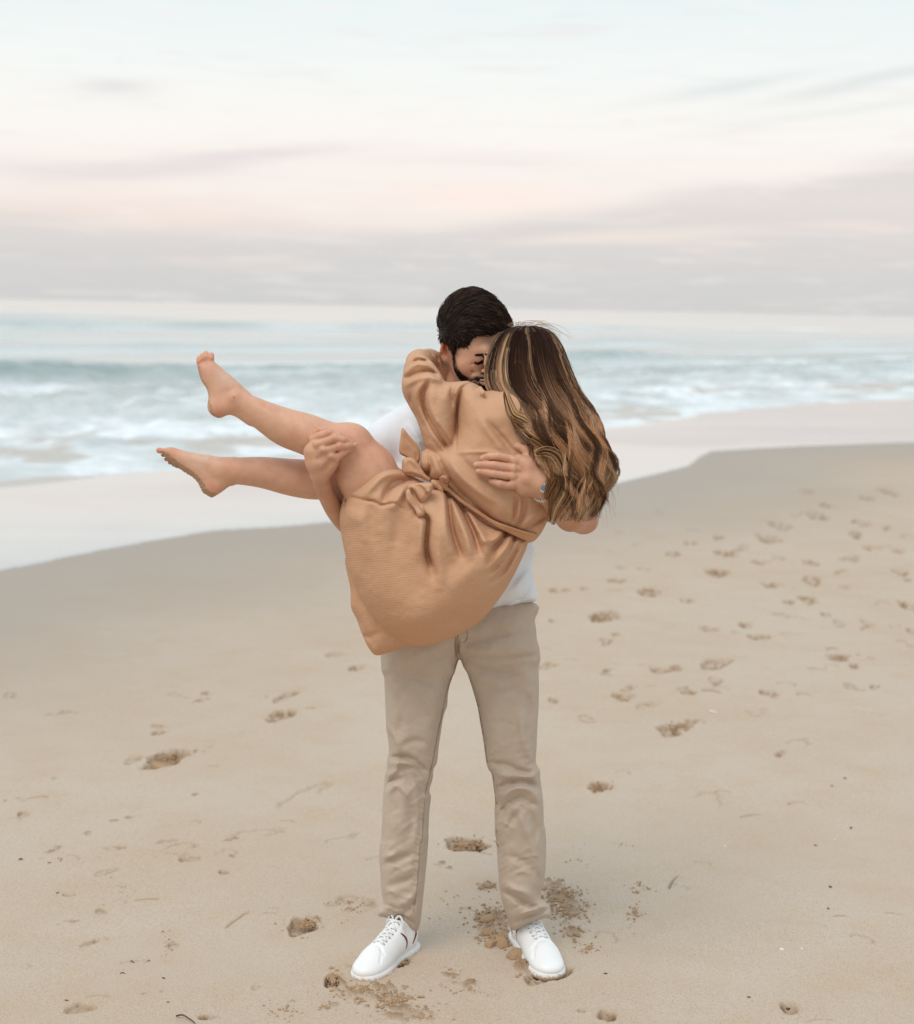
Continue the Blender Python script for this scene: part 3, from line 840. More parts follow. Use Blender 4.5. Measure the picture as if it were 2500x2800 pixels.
# back of the hand over the calf, knuckles, fingers over the knee
K = lambda x, y, w, r: cK((x, y))[0] + (w, r)
vm.chain([(880, 1322, -300, 21), K(400, 1080, -322, 24), K(330, 850, -342, 26)], 14)
vm.chain([K(420, 1000, -326, 26), K(560, 860, -340, 23)], 14)
vm.chain([K(300, 840, -340, 26), K(270, 620, -346, 24), K(330, 480, -350, 18)], 12)
vm.chain([K(420, 800, -344, 25), K(420, 560, -356, 17)], 12)
vm.chain([K(520, 830, -344, 22), K(600, 700, -358, 17)], 12)
fingers_l = [
    [K(600, 760, -358, 14), K(720, 745, -366, 12), K(850, 640, -372, 11.5), K(960, 575, -364, 10.5), K(1060, 535, -354, 9.5)],      # little
    [K(420, 620, -362, 14), K(620, 560, -372, 12), K(790, 500, -382, 12), K(930, 500, -376, 11), K(1075, 485, -362, 9.5)],          # ring
    [K(320, 470, -356, 13), K(500, 430, -370, 12), K(700, 350, -382, 12), K(860, 390, -380, 11), K(990, 425, -366, 9.5)],           # middle
    [K(270, 380, -346, 13), K(420, 300, -360, 12), K(600, 235, -372, 12), K(760, 300, -372, 11), K(900, 360, -362, 9.5)],           # index
    [K(250, 350, -330, 12), K(330, 240, -338, 11), K(400, 190, -344, 10.5), K(520, 195, -348, 9.5), K(590, 205, -344, 8.0)]]        # thumb laid along the top
for c_ in fingers_l: vm.chain([(a[0], a[1], a[2], a[3] * 0.94) for a in c_], 2.0)
vm.ell(K(610, 650, -362, 0)[:3], (14, 12, 12), 8)
for q in ((330, 470, -372), (470, 580, -376), (650, 700, -374)): vm.ell(K(*q, 0)[:3], (9, 9, 7), 9)
vm.cone(K(690, 830, -350, 11), K(560, 960, -336, 17), 12)
vm.cone(K(480, 680, -380, 3), K(380, 760, -374, 3), 12, op='s')
vm.cone(K(640, 830, -372, 4), K(500, 960, -362, 4), 14, op='s')
# left arm (image right): upper arm down to the elbow, forearm across her back, hand
hb = lambda u, v_, o: float(np.clip(FD(u, v_, -330.0), -345, -280)) - o
vm.chain([(1492, 1172, 0, 40), (1560, 1290, -40, 42), (1598, 1408, -110, 38)], 20)
vm.ell((1606, 1428, -118), (27, 25, 28), 16)
vm.chain([(1592, 1424, -125, 36), (1560, 1412, -190, 38), (1525, 1385, -275, 33), (1494, 1350, -345, 27)], 18)
H = lambda x, y, w, r: cH((x, y))[0] + (w, r)
vm.chain([(1500, 1355, -340, 27), H(1290, 640, -356, 27), H(1130, 560, -362, 26)], 14)
vm.chain([H(1290, 600, -356, 24), H(1130, 400, -360, 22), H(1040, 340, -362, 17)], 14)
vm.chain([H(1250, 700, -354, 20), H(1100, 680, -356, 19), H(1000, 600, -364, 16)], 12)
fingers_r = [
    [H(1040, 370, -364, 15), H(950, 325, -368, 12.5), H(790, 290, -372, 12), H(690, 295, -366, 11.2), H(615, 312, -358, 9.8)],
    [H(1030, 440, -366, 15), H(900, 420, -371, 12.2), H(740, 398, -376, 12), H(630, 392, -368, 11.2), H(540, 392, -360, 10)],
    [H(1020, 520, -366, 15), H(880, 520, -371, 12), H(740, 498, -376, 11.6), H(640, 480, -368, 10.6), H(568, 468, -360, 9.2)],
    [H(1020, 620, -364, 15), H(900, 640, -368, 12.2), H(810, 622, -374, 11.8), H(750, 600, -368, 11), H(715, 590, -360, 10)]]
for c_ in fingers_r: vm.chain([(a[0], a[1], a[2], a[3] * 0.95) for a in c_], 1.6)
for q in ((985, 350, -378), (975, 440, -381), (965, 535, -380), (960, 630, -376)): vm.ell(H(*q, 0)[:3], (8, 9, 6), 9)
vm.chain([H(1190, 420, -352, 19), H(1160, 300, -346, 14), H(1110, 215, -342, 12.5), H(1040, 180, -338, 11.5), H(1000, 170, -334, 9.5)], 8)
v, f = vm.mesh(1)
SK2 = (0.60, 0.33, 0.21)
lst = []
for (x, y, w, r, c, a) in [(1221, 950, -60, 26, (0.66, 0.16, 0.08), .75), (1278, 1003, -130, 22, (0.62, .22, .15), .45), (1334, 1012, -190, 18, (0.6, .2, .14), .5),  # ear spot: the red of light shining through, put into its colour
                           (1300, 1042, -150, 0.1, red, 0)]:
    lst.append((x, y, w, r, c, a))
for ch in fingers_l + fingers_r:
    for j, am in ((1, .25), (2, .3), (4, .45)): lst.append((ch[j][0], ch[j][1], None, 11, (0.64, .27, .20), am))
lst.append((1610, 1430, None, 26, (0.62, .24, .16), .5))
vc = spots(v, SK2, lst)
# lips, and the tanned forearms
lip = np.exp(-(((v[:, 0] - 1328) / 22) ** 2 + ((v[:, 1] - 1040) / 9) ** 2)) * (v[:, 2] < -130) * 0.7
vc = vc * (1 - lip[:, None]) + np.array((0.50, 0.17, 0.14)) * lip[:, None]
arm = np.maximum(sstep(v[:, 1], 1270, 1360), 0) * 0.55
vc = vc * (1 - arm[:, None]) + np.array((0.47, 0.24, 0.14)) * arm[:, None]
bsd = poly_sdf(catmull(cF((470, 1060), (505, 1100), (524, 1190), (565, 1270), (620, 1325), (680, 1358), (740, 1366), (790, 1326), (860, 1296), (950, 1290), (950, 1345), (870, 1362), (838, 1392), (860, 1450), (940, 1492), (970, 1600), (900, 1640), (760, 1600), (620, 1470), (520, 1340), (470, 1210)), 3, True), v[:, 0], v[:, 1])
stb = (sstep(bsd, -5, 5) * (v[:, 2] < -40) * (v[:, 1] < 1085) * 0.85)[:, None]
vc = vc * (1 - stb) + np.array((0.075, 0.045, 0.032)) * stb
mb = mesh_obj('body', uvw(v), f, M_SKIN, attrs={'Col': vc}); adopt(mb, man)
FM = vm.front(); MV, MN = v, normals(v, f)
# fingernails
def nail(ch, par, du=0, dv=0, turn=0):
    a, b_ = np.array(ch[-2][:3]), np.array(ch[-1][:3]); d = b_ - a; d /= np.linalg.norm(d)
    c = b_ + d * 1.0; r = ch[-1][3]
    up_ = np.array((du, dv, -1.0)); up_ -= d * up_.dot(d); up_ /= np.linalg.norm(up_); s_ = np.cross(d, up_)
    c = c + up_ * (r * 0.80)
    vv = Vol(c - 14, c + 14, 1.0); vv.ell(c, (7.5, 6.2, 2.6), 1, R=[d, s_, up_])
    v, f = vv.mesh(1); o = mesh_obj('fingernail', uvw(v), f, M_NAIL); adopt(o, par)
for ch in fingers_l[:4]: nail(ch, mb)
for ch in fingers_r[:3]: nail(ch, mb)
# teeth in the smile
vv = Vol((1305, 1025, -175), (1350, 1055, -120), 1.5); vv.cone((1314, 1038, -146, 3.2), (1342, 1040, -152, 3.4), 2)
v, f = vv.mesh(1); o = mesh_obj('teeth', uvw(v), f, M_TEETH); adopt(o, mb)

# ---- t-shirt
vs = Vol((980, 1060, -150), (1600, 1720, 150), 3.5)
tor = [(1100, 1128), (1180, 1096), (1250, 1084), (1330, 1086), (1420, 1104), (1500, 1140), (1530, 1230), (1490, 1330), (1462, 1440), (1458, 1480)] + cC((1490, 860), (1474, 940), (1476, 1020), (1492, 1100), (1497, 1192), (1400, 1226), (1300, 1262), (1160, 1310), (900, 1380), (560, 1400)) + [(1062, 1690), (1050, 1560), (1062, 1400), (1060, 1300)]
sh_st = L(cC, ([(1440, 860), (1400, 960), (1330, 1090)], 14, 7), ([(1480, 980), (1400, 1060), (1320, 1150)], 10, -7), ([(1490, 1150), (1400, 1180), (1280, 1230), (1160, 1285)], 2.5, 4),
          ([(1475, 1040), (1440, 1110), (1380, 1180)], 8, 6), ([(400, 60), (470, 130), (540, 220), (590, 300)], 10, 7), ([(640, 20), (700, 100), (730, 170)], 9, -7), ([(420, 130), (500, 200), (560, 290)], 8, -6))
vs.poly(tor, lambda U, V: 4 + 0 * U, 112, 95, 85, 12, st=sh_st, blurk=6, noise=6, nsc=50, seed=21)
vs.chain([(1110, 1172, 0, 62), (1062, 1212, -6, 62), (1042, 1262, -14, 54)], 26)
vs.chain([(1470, 1176, 0, 60), (1530, 1230, -10, 58), (1550, 1290, -30, 54)], 26)
vs.cone((1040, 1302, -20, 40), (1030, 1340, -26, 60), 4, op='s')
vs.chain([(1268, 1100, -10, 54), (1276, 1060, -16, 56)], 4) if False else None
v, f = vs.mesh(2)
o = mesh_obj('t_shirt', uvw(v), f, M_SHIRT); adopt(o, man)
# necklace bead line hint is hidden by her sleeve

# ---- trousers: one garment
vp = Vol((1020, 1560, -110), (1520, 2580, 120), 3.5)
hips = cD((290, -160), (1370, -160), (1435, 0), (1452, 150), (1462, 330), (1200, 420), (930, 380), (868, 275), (835, 300), (790, 420), (500, 440), (280, 400), (275, 250), (278, 60))
legL = cD((278, 180), (282, 420), (290, 600), (298, 800), (312, 900), (318, 990), (306, 1045), (302, 1120), (288, 1180), (278, 1300), (270, 1420), (264, 1560), (262, 1680)) + \
       cE((412, 80), (400, 190), (408, 300), (414, 400), (424, 470), (396, 512), (396, 545), (440, 556), (500, 578), (560, 618), (618, 636), (640, 590), (652, 500), (664, 380), (680, 220), (690, 80)) + \
       cD((622, 1600), (630, 1440), (642, 1340), (628, 1290), (655, 1200), (660, 1130), (688, 1075), (700, 960), (712, 880), (735, 730), (765, 640), (770, 560), (790, 460), (815, 370), (850, 290), (860, 180), (600, 100))
legR = cD((868, 200), (880, 300), (920, 400), (960, 520), (995, 640), (1015, 760), (1040, 900), (1055, 1010), (1064, 1080), (1080, 1130), (1104, 1165), (1118, 1260), (1130, 1350), (1128, 1480), (1132, 1680)) + \
       cE((1084, 80), (1092, 200), (1100, 320), (1112, 430), (1138, 520), (1165, 590), (1186, 632), (1240, 610), (1300, 585), (1360, 560), (1408, 552), (1404, 505), (1390, 478), (1352, 445), (1345, 415), (1362, 360), (1376, 260), (1380, 120), (1372, 20)) + \
       cD((1506, 1560), (1502, 1420), (1492, 1300), (1478, 1200), (1474, 1135), (1445, 1080), (1448, 980), (1455, 830), (1466, 640), (1468, 480), (1460, 300), (1440, 150), (1200, 120))
pn = lambda *it: L(cD, *it)
st_hip = pn(([(850, 130), (845, 200), (850, 280)], 4, 8), ([(1440, 260), (1250, 280), (1080, 290), (920, 270)], 8, 6), ([(880, 160), (1000, 130), (1150, 120)], 12, 5), ([(900, 220), (1000, 230), (1130, 210)], 12, -4),
            ([(880, 290), (1000, 360), (1150, 400), (1300, 400)], 10, 5), ([(820, 200), (700, 260), (560, 300)], 12, 4), ([(1080, 80), (1200, 90), (1350, 60)], 10, 4))
st_L = pn(([(690, 480), (560, 430), (420, 420)], 12, 5), ([(380, 560), (420, 700), (400, 860)], 12, 5), ([(310, 800), (360, 880), (405, 990)], 7, -8), ([(320, 1050), (400, 1035), (500, 1055), (600, 1140)], 8, 11),
          ([(330, 1090), (420, 1080), (520, 1110)], 8, -8), ([(305, 1180), (370, 1140), (380, 1060)], 7, -8), ([(420, 1110), (520, 1120), (600, 1180)], 7, 7), ([(290, 1290), (340, 1210), (400, 1200)], 7, 10), ([(300, 1320), (380, 1250), (480, 1340)], 8, -7),
          ([(430, 950), (500, 910), (600, 930)], 9, 6), ([(520, 1180), (560, 1260), (600, 1330)], 8, 6), ([(510, 460), (600, 600), (720, 780)], 14, -4), ([(480, 1400), (500, 1500), (480, 1640)], 10, 5), ([(440, 1300), (420, 1450), (420, 1600)], 14, -5)) + \
       L(cE, ([(410, 250), (520, 210), (600, 180)], 10, 7), ([(420, 200), (500, 190)], 9, -5), ([(400, 510), (430, 480), (500, 500)], 5, 5), ([(620, 440), (560, 520), (500, 560)], 8, 5), ([(410, 545), (480, 560), (560, 590), (610, 620)], 3, 6),
         ([(440, 380), (520, 350), (600, 330)], 12, 5), ([(650, 350), (600, 430), (520, 480)], 10, -5), ([(460, 520), (560, 560), (620, 600)], 6, 7))
st_R = pn(([(1000, 480), (1150, 540), (1300, 520)], 12, 4), ([(1370, 560), (1400, 700), (1385, 860)], 12, 5), ([(1330, 700), (1350, 900), (1400, 1040)], 12, -7), ([(1440, 700), (1430, 850), (1440, 1000)], 6, -6),
          ([(1080, 1090), (1200, 1090), (1320, 1140), (1420, 1160)], 8, 8), ([(1120, 1160), (1220, 1180), (1330, 1210)], 8, -5), ([(1150, 1290), (1260, 1220), (1380, 1220), (1480, 1290)], 9, 11), ([(1180, 1340), (1280, 1280), (1400, 1290), (1470, 1380)], 8, -9),
          ([(1150, 1500), (1230, 1400), (1330, 1350), (1420, 1400)], 9, 9), ([(1470, 1140), (1400, 1190), (1300, 1190)], 7, -8), ([(1160, 1370), (1195, 1440), (1175, 1560)], 8, 4), ([(1260, 1420), (1330, 1500), (1380, 1640)], 11, -6),
          ([(1230, 1560), (1280, 1500), (1330, 1450)], 9, 6), ([(1400, 1450), (1440, 1560), (1440, 1680)], 9, 6)) + \
       L(cE, ([(1100, 395), (1180, 430), (1270, 480), (1340, 500)], 8, 9), ([(1110, 350), (1200, 390), (1300, 430)], 10, -6), ([(1200, 590), (1260, 550), (1340, 530), (1395, 500)], 7, 11), ([(1230, 540), (1300, 510), (1370, 490)], 6, -7),
         ([(1280, 60), (1320, 200), (1350, 300)], 10, -6), ([(1340, 30), (1370, 160), (1350, 330)], 7, 6), ([(1150, 190), (1250, 230), (1340, 330)], 10, 5), ([(1190, 625), (1290, 590), (1390, 560)], 3, 5))
def pucker(pl, step, side):
    c = catmull(pl, 10); L_ = np.concatenate([[0], np.cumsum(np.hypot(*np.diff(c, axis=0).T))]); out = []
    x = 0; qq = np.random.RandomState(len(pl))
    while x < L_[-1]:
        p_ = np.array([np.interp(x, L_, c[:, i]) for i in (0, 1)]); a_ = qq.uniform(10, 22)
        out.append(([tuple(p_ + (side * 2, 0)), tuple(p_ + (side * a_ * .5, -a_ * .2)), tuple(p_ + (side * a_, -a_ * .7))], 3.2, qq.uniform(2.0, 4.0))); x += step * qq.uniform(.7, 1.3)
    return out
st_L += pucker(cD((800, 430), (755, 560), (722, 730), (690, 880), (668, 1000), (640, 1140), (612, 1250), (592, 1380), (580, 1560), (572, 1680)) + cE((640, 120), (632, 260), (620, 400)), 13, -1)
st_R += pucker(cD((1048, 920), (1065, 1040), (1085, 1110), (1112, 1170), (1128, 1290), (1138, 1380), (1140, 1520), (1142, 1680)) + cE((1096, 150), (1106, 300), (1120, 430)), 15, 1)
# fine creases that run with the cloth
qq = np.random.RandomState(8)
for tgt, x0, x1 in ((st_L, 290, 620), (st_R, 1120, 1460)):
    for k in range(34):
        cx_, cy_ = qq.uniform(x0, x1), qq.uniform(900, 2400); an_ = qq.normal(-0.35 if k % 2 else 0.35, 0.3); l_ = qq.uniform(40, 110)
        tgt.append((cD((cx_ - l_ * math.cos(an_), cy_ - l_ * math.sin(an_)), (cx_, cy_ - 12), (cx_ + l_ * math.cos(an_), cy_ + l_ * math.sin(an_))), qq.uniform(3.0, 6.5), qq.choice([-1, 1]) * qq.uniform(1.0, 2.4)))
st_hip, st_L, st_R = [[(a, b_, c_ * 1.75) for a, b_, c_ in q] for q in (st_hip, st_L, st_R)]
vp.poly(hips, 4, 96, 92, 78, 6, st=st_hip, blurk=6, noise=4, seed=31)
vp.poly(legL, lambda U, V: 2 + np.clip(V - 1750, 0, 900) * 0.108, 70, 62, 52, 10, st=st_hip + st_L, blurk=5, noise=6, nsc=46, seed=32, rimk=0.1, rimw=34)
vp.poly(legR, lambda U, V: 2 + np.clip(V - 1750, 0, 900) * 0.108, 70, 62, 52, 10, st=st_hip + st_R, blurk=5, noise=6, nsc=46, seed=33, rimk=0.1, rimw=34)
v, f = vp.mesh(1)
pants = mesh_obj('trousers', uvw(v), f, M_PANTS); adopt(pants, man)
FP = vp.front()
def seam(pts, wd=1.6, name='seam'):
    p = catmull(pts, 8)
    w = FP(p[:, 0], p[:, 1], -40.0); w = np.convolve(np.pad(w, 2, mode='edge'), np.ones(5) / 5, 'valid')
    p3 = P(p[:, 0], p[:, 1], w - 0.6)
    o = tube_obj(name, p3, wd / PX, M_SEAM, None, 5); adopt(o, pants)
seam(cD((858, 20), (852, 90), (838, 140), (832, 200), (842, 270)), 1.8)
seam(cD((838, 90), (826, 130), (824, 200), (834, 262)), 1.2)
seam(cD((845, 290), (800, 430), (755, 560), (722, 730), (690, 880), (668, 1000), (640, 1140), (612, 1250), (592, 1380), (580, 1560), (572, 1680)) + cE((640, 120), (632, 260), (620, 400), (600, 520)), 1.3)
seam(cD((880, 300), (930, 410), (975, 560), (1000, 650), (1024, 780), (1048, 920), (1065, 1040), (1085, 1110), (1112, 1170), (1128, 1290), (1138, 1380), (1140, 1520), (1142, 1680)) + cE((1096, 150), (1106, 300), (1120, 430), (1160, 560)), 1.3)
seam(cD((860, 30), (905, 60), (920, 110), (900, 155), (860, 160)), 1.4)

# ---- watch with a steel bracelet
watch = empty('watch', (0, 0, 0)); watch.parent = man
wc_ = np.array((1486, 1343, -350.0)); ax_ = np.array((1530, 1386, -275.0)) - np.array((1485, 1342, -356.0)); ax_ /= np.linalg.norm(ax_)
e1 = np.cross(ax_, (0, 0, 1.0)); e1 /= np.linalg.norm(e1); e2 = np.cross(ax_, e1)
for i in range(22):
    an = i / 22 * 2 * np.pi
    c = wc_ + (e1 * np.cos(an) + e2 * np.sin(an)) * 31
    rr = e1 * np.cos(an) + e2 * np.sin(an); tt_ = np.cross(ax_, rr)
    vv = Vol(c - 12, c + 12, 1.5); vv.ell(c, (8.5, 4.6, 3.2), 1, R=[ax_, tt_, rr])
    v, f = vv.mesh(0); o = mesh_obj('watch_link', uvw(v), f, M_STEEL); o.parent = watch; adopt(o, watch)
c = wc_ + np.array((0, -10, -31.0)); vv = Vol(c - 20, c + 20, 1.5); vv.ell(c, (12, 15, 6), 1)
v, f = vv.mesh(1); o = mesh_obj('watch_case', uvw(v), f, M_STEEL); adopt(o, watch)
c = c + np.array((0, 0, -4.5)); vv = Vol(c - 14, c + 14, 1.2); vv.ell(c, (8, 9.5, 2.5), 1)
v, f = vv.mesh(1); o = mesh_obj('watch_dial', uvw(v), f, M_DIAL); adopt(o, watch)
# ================================================================== hair
def surf_w(fr, u, v, d): return fr(u, v, d)

# ---- his short dark hair, swept across
hair_out = catmull(cF((252, 480), (290, 340), (390, 215), (510, 130), (640, 108), (760, 98), (880, 125), (1000, 200), (1120, 320), (1200, 430), (1268, 500), (1290, 590), (1300, 680), (1150, 690), (1050, 738), (960, 758), (860, 768), (780, 792),
                      (722, 840), (696, 900), (678, 948), (600, 944), (512, 948), (492, 1000), (478, 1045), (440, 985), (400, 905), (350, 862), (292, 850), (276, 760), (258, 620)), 4, True)
vh = Vol((1185, 775, -190), (1420, 1010, 80), 2.5)
vh.ell((1297, 897, -54), (101, 110, 114), 10)
vh.ell((1290, 950, -45), (82, 76, 96), 20)
vh.ell((1262, 965, -78), (50, 52, 66), 14)
U_, V_ = np.meshgrid(vh.ax[0], vh.ax[1], indexing='ij')
g_ = poly_sdf(hair_out, U_, V_)[:, :, None]
Wd_ = vh.ax[2][None, None, :]
back = (V_ - 1000)[:, :, None] * 0.7
fr_ = sstep(Wd_, -60, -5)
# tufts: a combed relief over the mass
ang_ = np.arctan2(V_ - 990, U_ - 1290)
rad_ = np.hypot(V_ - 990, U_ - 1290)
rel_ = (fbm(rad_ / 7.0 + 3 * fbm(U_ / 30, V_ / 30, 2, 4), ang_ * 3.0, 3, 41) * 7 * sstep(np.abs(g_[:, :, 0]), 0, 12))[:, :, None]
cut = np.maximum(-g_ * (1 - fr_) + np.maximum(back, -g_ - 8) * fr_, -60)
h_ = np.maximum(8 - np.abs(vh.D + rel_ - cut), 0) / 8
vh.D = (np.maximum(vh.D + rel_, cut) + h_ * h_ * 2).astype(np.float32)
v, f = vh.mesh(1)
cc = np.tile((0.014, 0.009, 0.007), (len(v), 1))
mh = mesh_obj('hair', uvw(v), f, M_HAIRD, attrs={'Col': cc}); adopt(mh, man)
hv, hn = v, normals(v, f)
r_ = np.random.RandomState(5)
N = 7000
id_ = r_.randint(0, len(hv), N); p0 = hv[id_] - hn[id_] * 3; n0 = hn[id_]
dx, dy = p0[:, 0] - 1290, p0[:, 1] - 985
rr = np.hypot(dx, dy) + 1e-6
flow = np.stack([-dy / rr, dx / rr, 0.15 * np.ones(N)], 1)
side = sstep(p0[:, 1], 890, 935)[:, None]
flow = flow * (1 - side) + np.array((0.25, 0.9, 0.3)) * side
flow[:, 0] += 0.25 * (1 - side[:, 0])
flow += fbm(p0[:, 0] / 13 + 9, p0[:, 1] / 13, 2, 61)[:, None] * np.array((0.5, 1.2, 0.5)) + r_.normal(0, 0.13, (N, 3))
flow -= n0 * (flow * n0).sum(1)[:, None]
flow /= np.linalg.norm(flow, axis=1)[:, None]
ln = (16 + 26 * (1 - side[:, 0]) * r_.rand(N)) * (0.7 + 0.5 * r_.rand(N))
s = np.linspace(0, 1, 6)[None, :, None]
lift = (3.0 + 7.5 * r_.rand(N) ** 2)[:, None, None]
pts = p0[:, None, :] + flow[:, None, :] * ln[:, None, None] * s + n0[:, None, :] * (lift * np.sin(s * 2.2) - (ln[:, None, None] * s) ** 2 / 210)
tint = r_.rand(N) ** 3
c1 = np.array((0.012, 0.008, 0.006))[None] + tint[:, None] * np.array((0.10, 0.055, 0.038))[None]
keep = poly_sdf(hair_out, pts[:, -1, 0], pts[:, -1, 1]) > -5.5
keep |= p0[:, 2] > -20
pts, c1 = pts[keep], c1[keep]; N = len(pts)
rad = np.tile(np.linspace(1.0, 0.25, 6), (N, 1)) / PX
vv, ff, at = tubes(P(pts[..., 0], pts[..., 1], pts[..., 2]), rad, 3, np.repeat(c1[:, None], 6, 1))
o = mesh_obj('hair_strands', vv, ff, M_HAIRD, attrs=at); adopt(o, mh)

def whiskers(name, poly, n, ln, dirv, colr, par, jit=0.35, r0=0.9, lift=2.0, seed=1, extra=None):
    q = np.random.RandomState(seed); pl = catmull(poly, 4, True)
    lo, hi = pl.min(0), pl.max(0)
    uu = q.uniform(lo[0], hi[0], n * 4); vv_ = q.uniform(lo[1], hi[1], n * 4)
    k = poly_sdf(pl, uu, vv_) > 0
    uu, vv_ = uu[k][:n], vv_[k][:n]
    w0 = FM(uu, vv_, -100.0); w1 = FM(uu + 4, vv_, -100.0); w2 = FM(uu, vv_ + 4, -100.0)
    n_ = len(uu)
    nn_ = np.stack([(w1 - w0) / 4, (w2 - w0) / 4, -np.ones(n_)], 1); nn_ /= np.linalg.norm(nn_, axis=1)[:, None]
    p = np.stack([uu, vv_, w0 + 1.0], 1)
    dd = np.array(dirv)[None] + q.normal(0, jit, (n_, 3))
    dd -= nn_ * (dd * nn_).sum(1)[:, None]; dd /= np.linalg.norm(dd, axis=1)[:, None] + 1e-9
    s = np.linspace(0, 1, 4)[None, :, None]
    L_ = ln * (0.6 + 0.7 * q.rand(n_))[:, None, None]
    pts = p[:, None] + dd[:, None] * L_ * s + nn_[:, None] * lift * np.sin(s * 2.4)
    rad = np.tile(np.linspace(r0, 0.25, 4), (n_, 1)) / PX
    cs = np.array(colr)[None] * (0.6 + 0.9 * q.rand(n_))[:, None]
    a, b_, at = tubes(P(pts[..., 0], pts[..., 1], pts[..., 2]), rad, 3, np.repeat(cs[:, None], 4, 1))
    o = mesh_obj(name, a, b_, M_HAIRD, attrs=at); adopt(o, par); return o
beard_out = cF((462, 1050), (500, 1090), (520, 1190), (560, 1270), (620, 1330), (680, 1362), (740, 1372), (790, 1330), (860, 1300), (940, 1295), (950, 1345), (870, 1362), (838, 1392), (860, 1450), (930, 1492), (960, 1560), (900, 1600), (800, 1560), (690, 1480), (600, 1410), (520, 1320), (482, 1210), (466, 1120))
whiskers('beard', beard_out, 4200, 8, (0.35, 0.9, 0.1), (0.020, 0.012, 0.009), mb, 0.4, 0.6, 1.5, 3)
whiskers('sideburn', cF((440, 960), (495, 960), (500, 1040), (490, 1100), (462, 1060)), 500, 8, (0.1, 1, 0), (0.014, 0.009, 0.007), mb, 0.2, 1.0, 1.2, 4)
whiskers('eyebrow', cF((745, 1056), (770, 1040), (820, 1026), (915, 1032), (915, 1062), (820, 1058), (770, 1066)), 1100, 9, (1, -0.12, 0), (0.014, 0.009, 0.007), mb, 0.18, 0.55, 1.3, 5)
whiskers('eyelashes', cF((775, 1128), (815, 1136), (890, 1106), (897, 1128), (815, 1158), (778, 1150)), 500, 6, (0.2, 0.9, -0.3), (0.012, 0.008, 0.007), mb, 0.2, 0.55, 1.4, 6)

# ---- her long hair
Lb = catmull(cA((1010, 352), (900, 395), (835, 490), (800, 610), (806, 730), (870, 850), (950, 960), (1030, 1090), (1075, 1230), (1185, 1370), (1238, 1500), (1252, 1640)), 10)
Rb = catmull(cA((1120, 350), (1225, 385), (1295, 470), (1338, 580), (1395, 720), (1468, 850), (1535, 980), (1598, 1130), (1628, 1280), (1622, 1400), (1575, 1510), (1500, 1640)), 10)
def along(B, t):
    x = np.clip(t, 0, 1) * (len(B) - 1); i = np.minimum(x.astype(int), len(B) - 2); fq = (x - i)[..., None]
    return B[i] * (1 - fq) + B[i + 1] * fq
def wmid(v): return -192 - 88 * sstep(v, 1040, 1200)
vm2 = Vol((1315, 880, -400), (1690, 1440, -20), 4.0)
inner = np.concatenate([along(Lb, np.linspace(0, .8, 26)) + (10, 4), (along(Rb, np.linspace(0, .78, 26)) + (-12, 4))[::-1]])
vm2.poly(inner[::3], lambda U, V: wmid(V), 78, 78, 66, 4, blurk=5, noise=16, nsc=18, seed=51, smoothp=True)
v, f = vm2.mesh(2)
f2 = sstep(v[:, 1], 950, 1380)[:, None]
cc = np.array((0.025, 0.012, 0.008)) * (1 - f2) + np.array((0.06, 0.027, 0.013)) * f2
wh = mesh_obj('hair', uvw(v), f, M_HAIRL, attrs={'Col': cc}); adopt(wh, woman)
r_ = np.random.RandomState(12)
K_ = 24
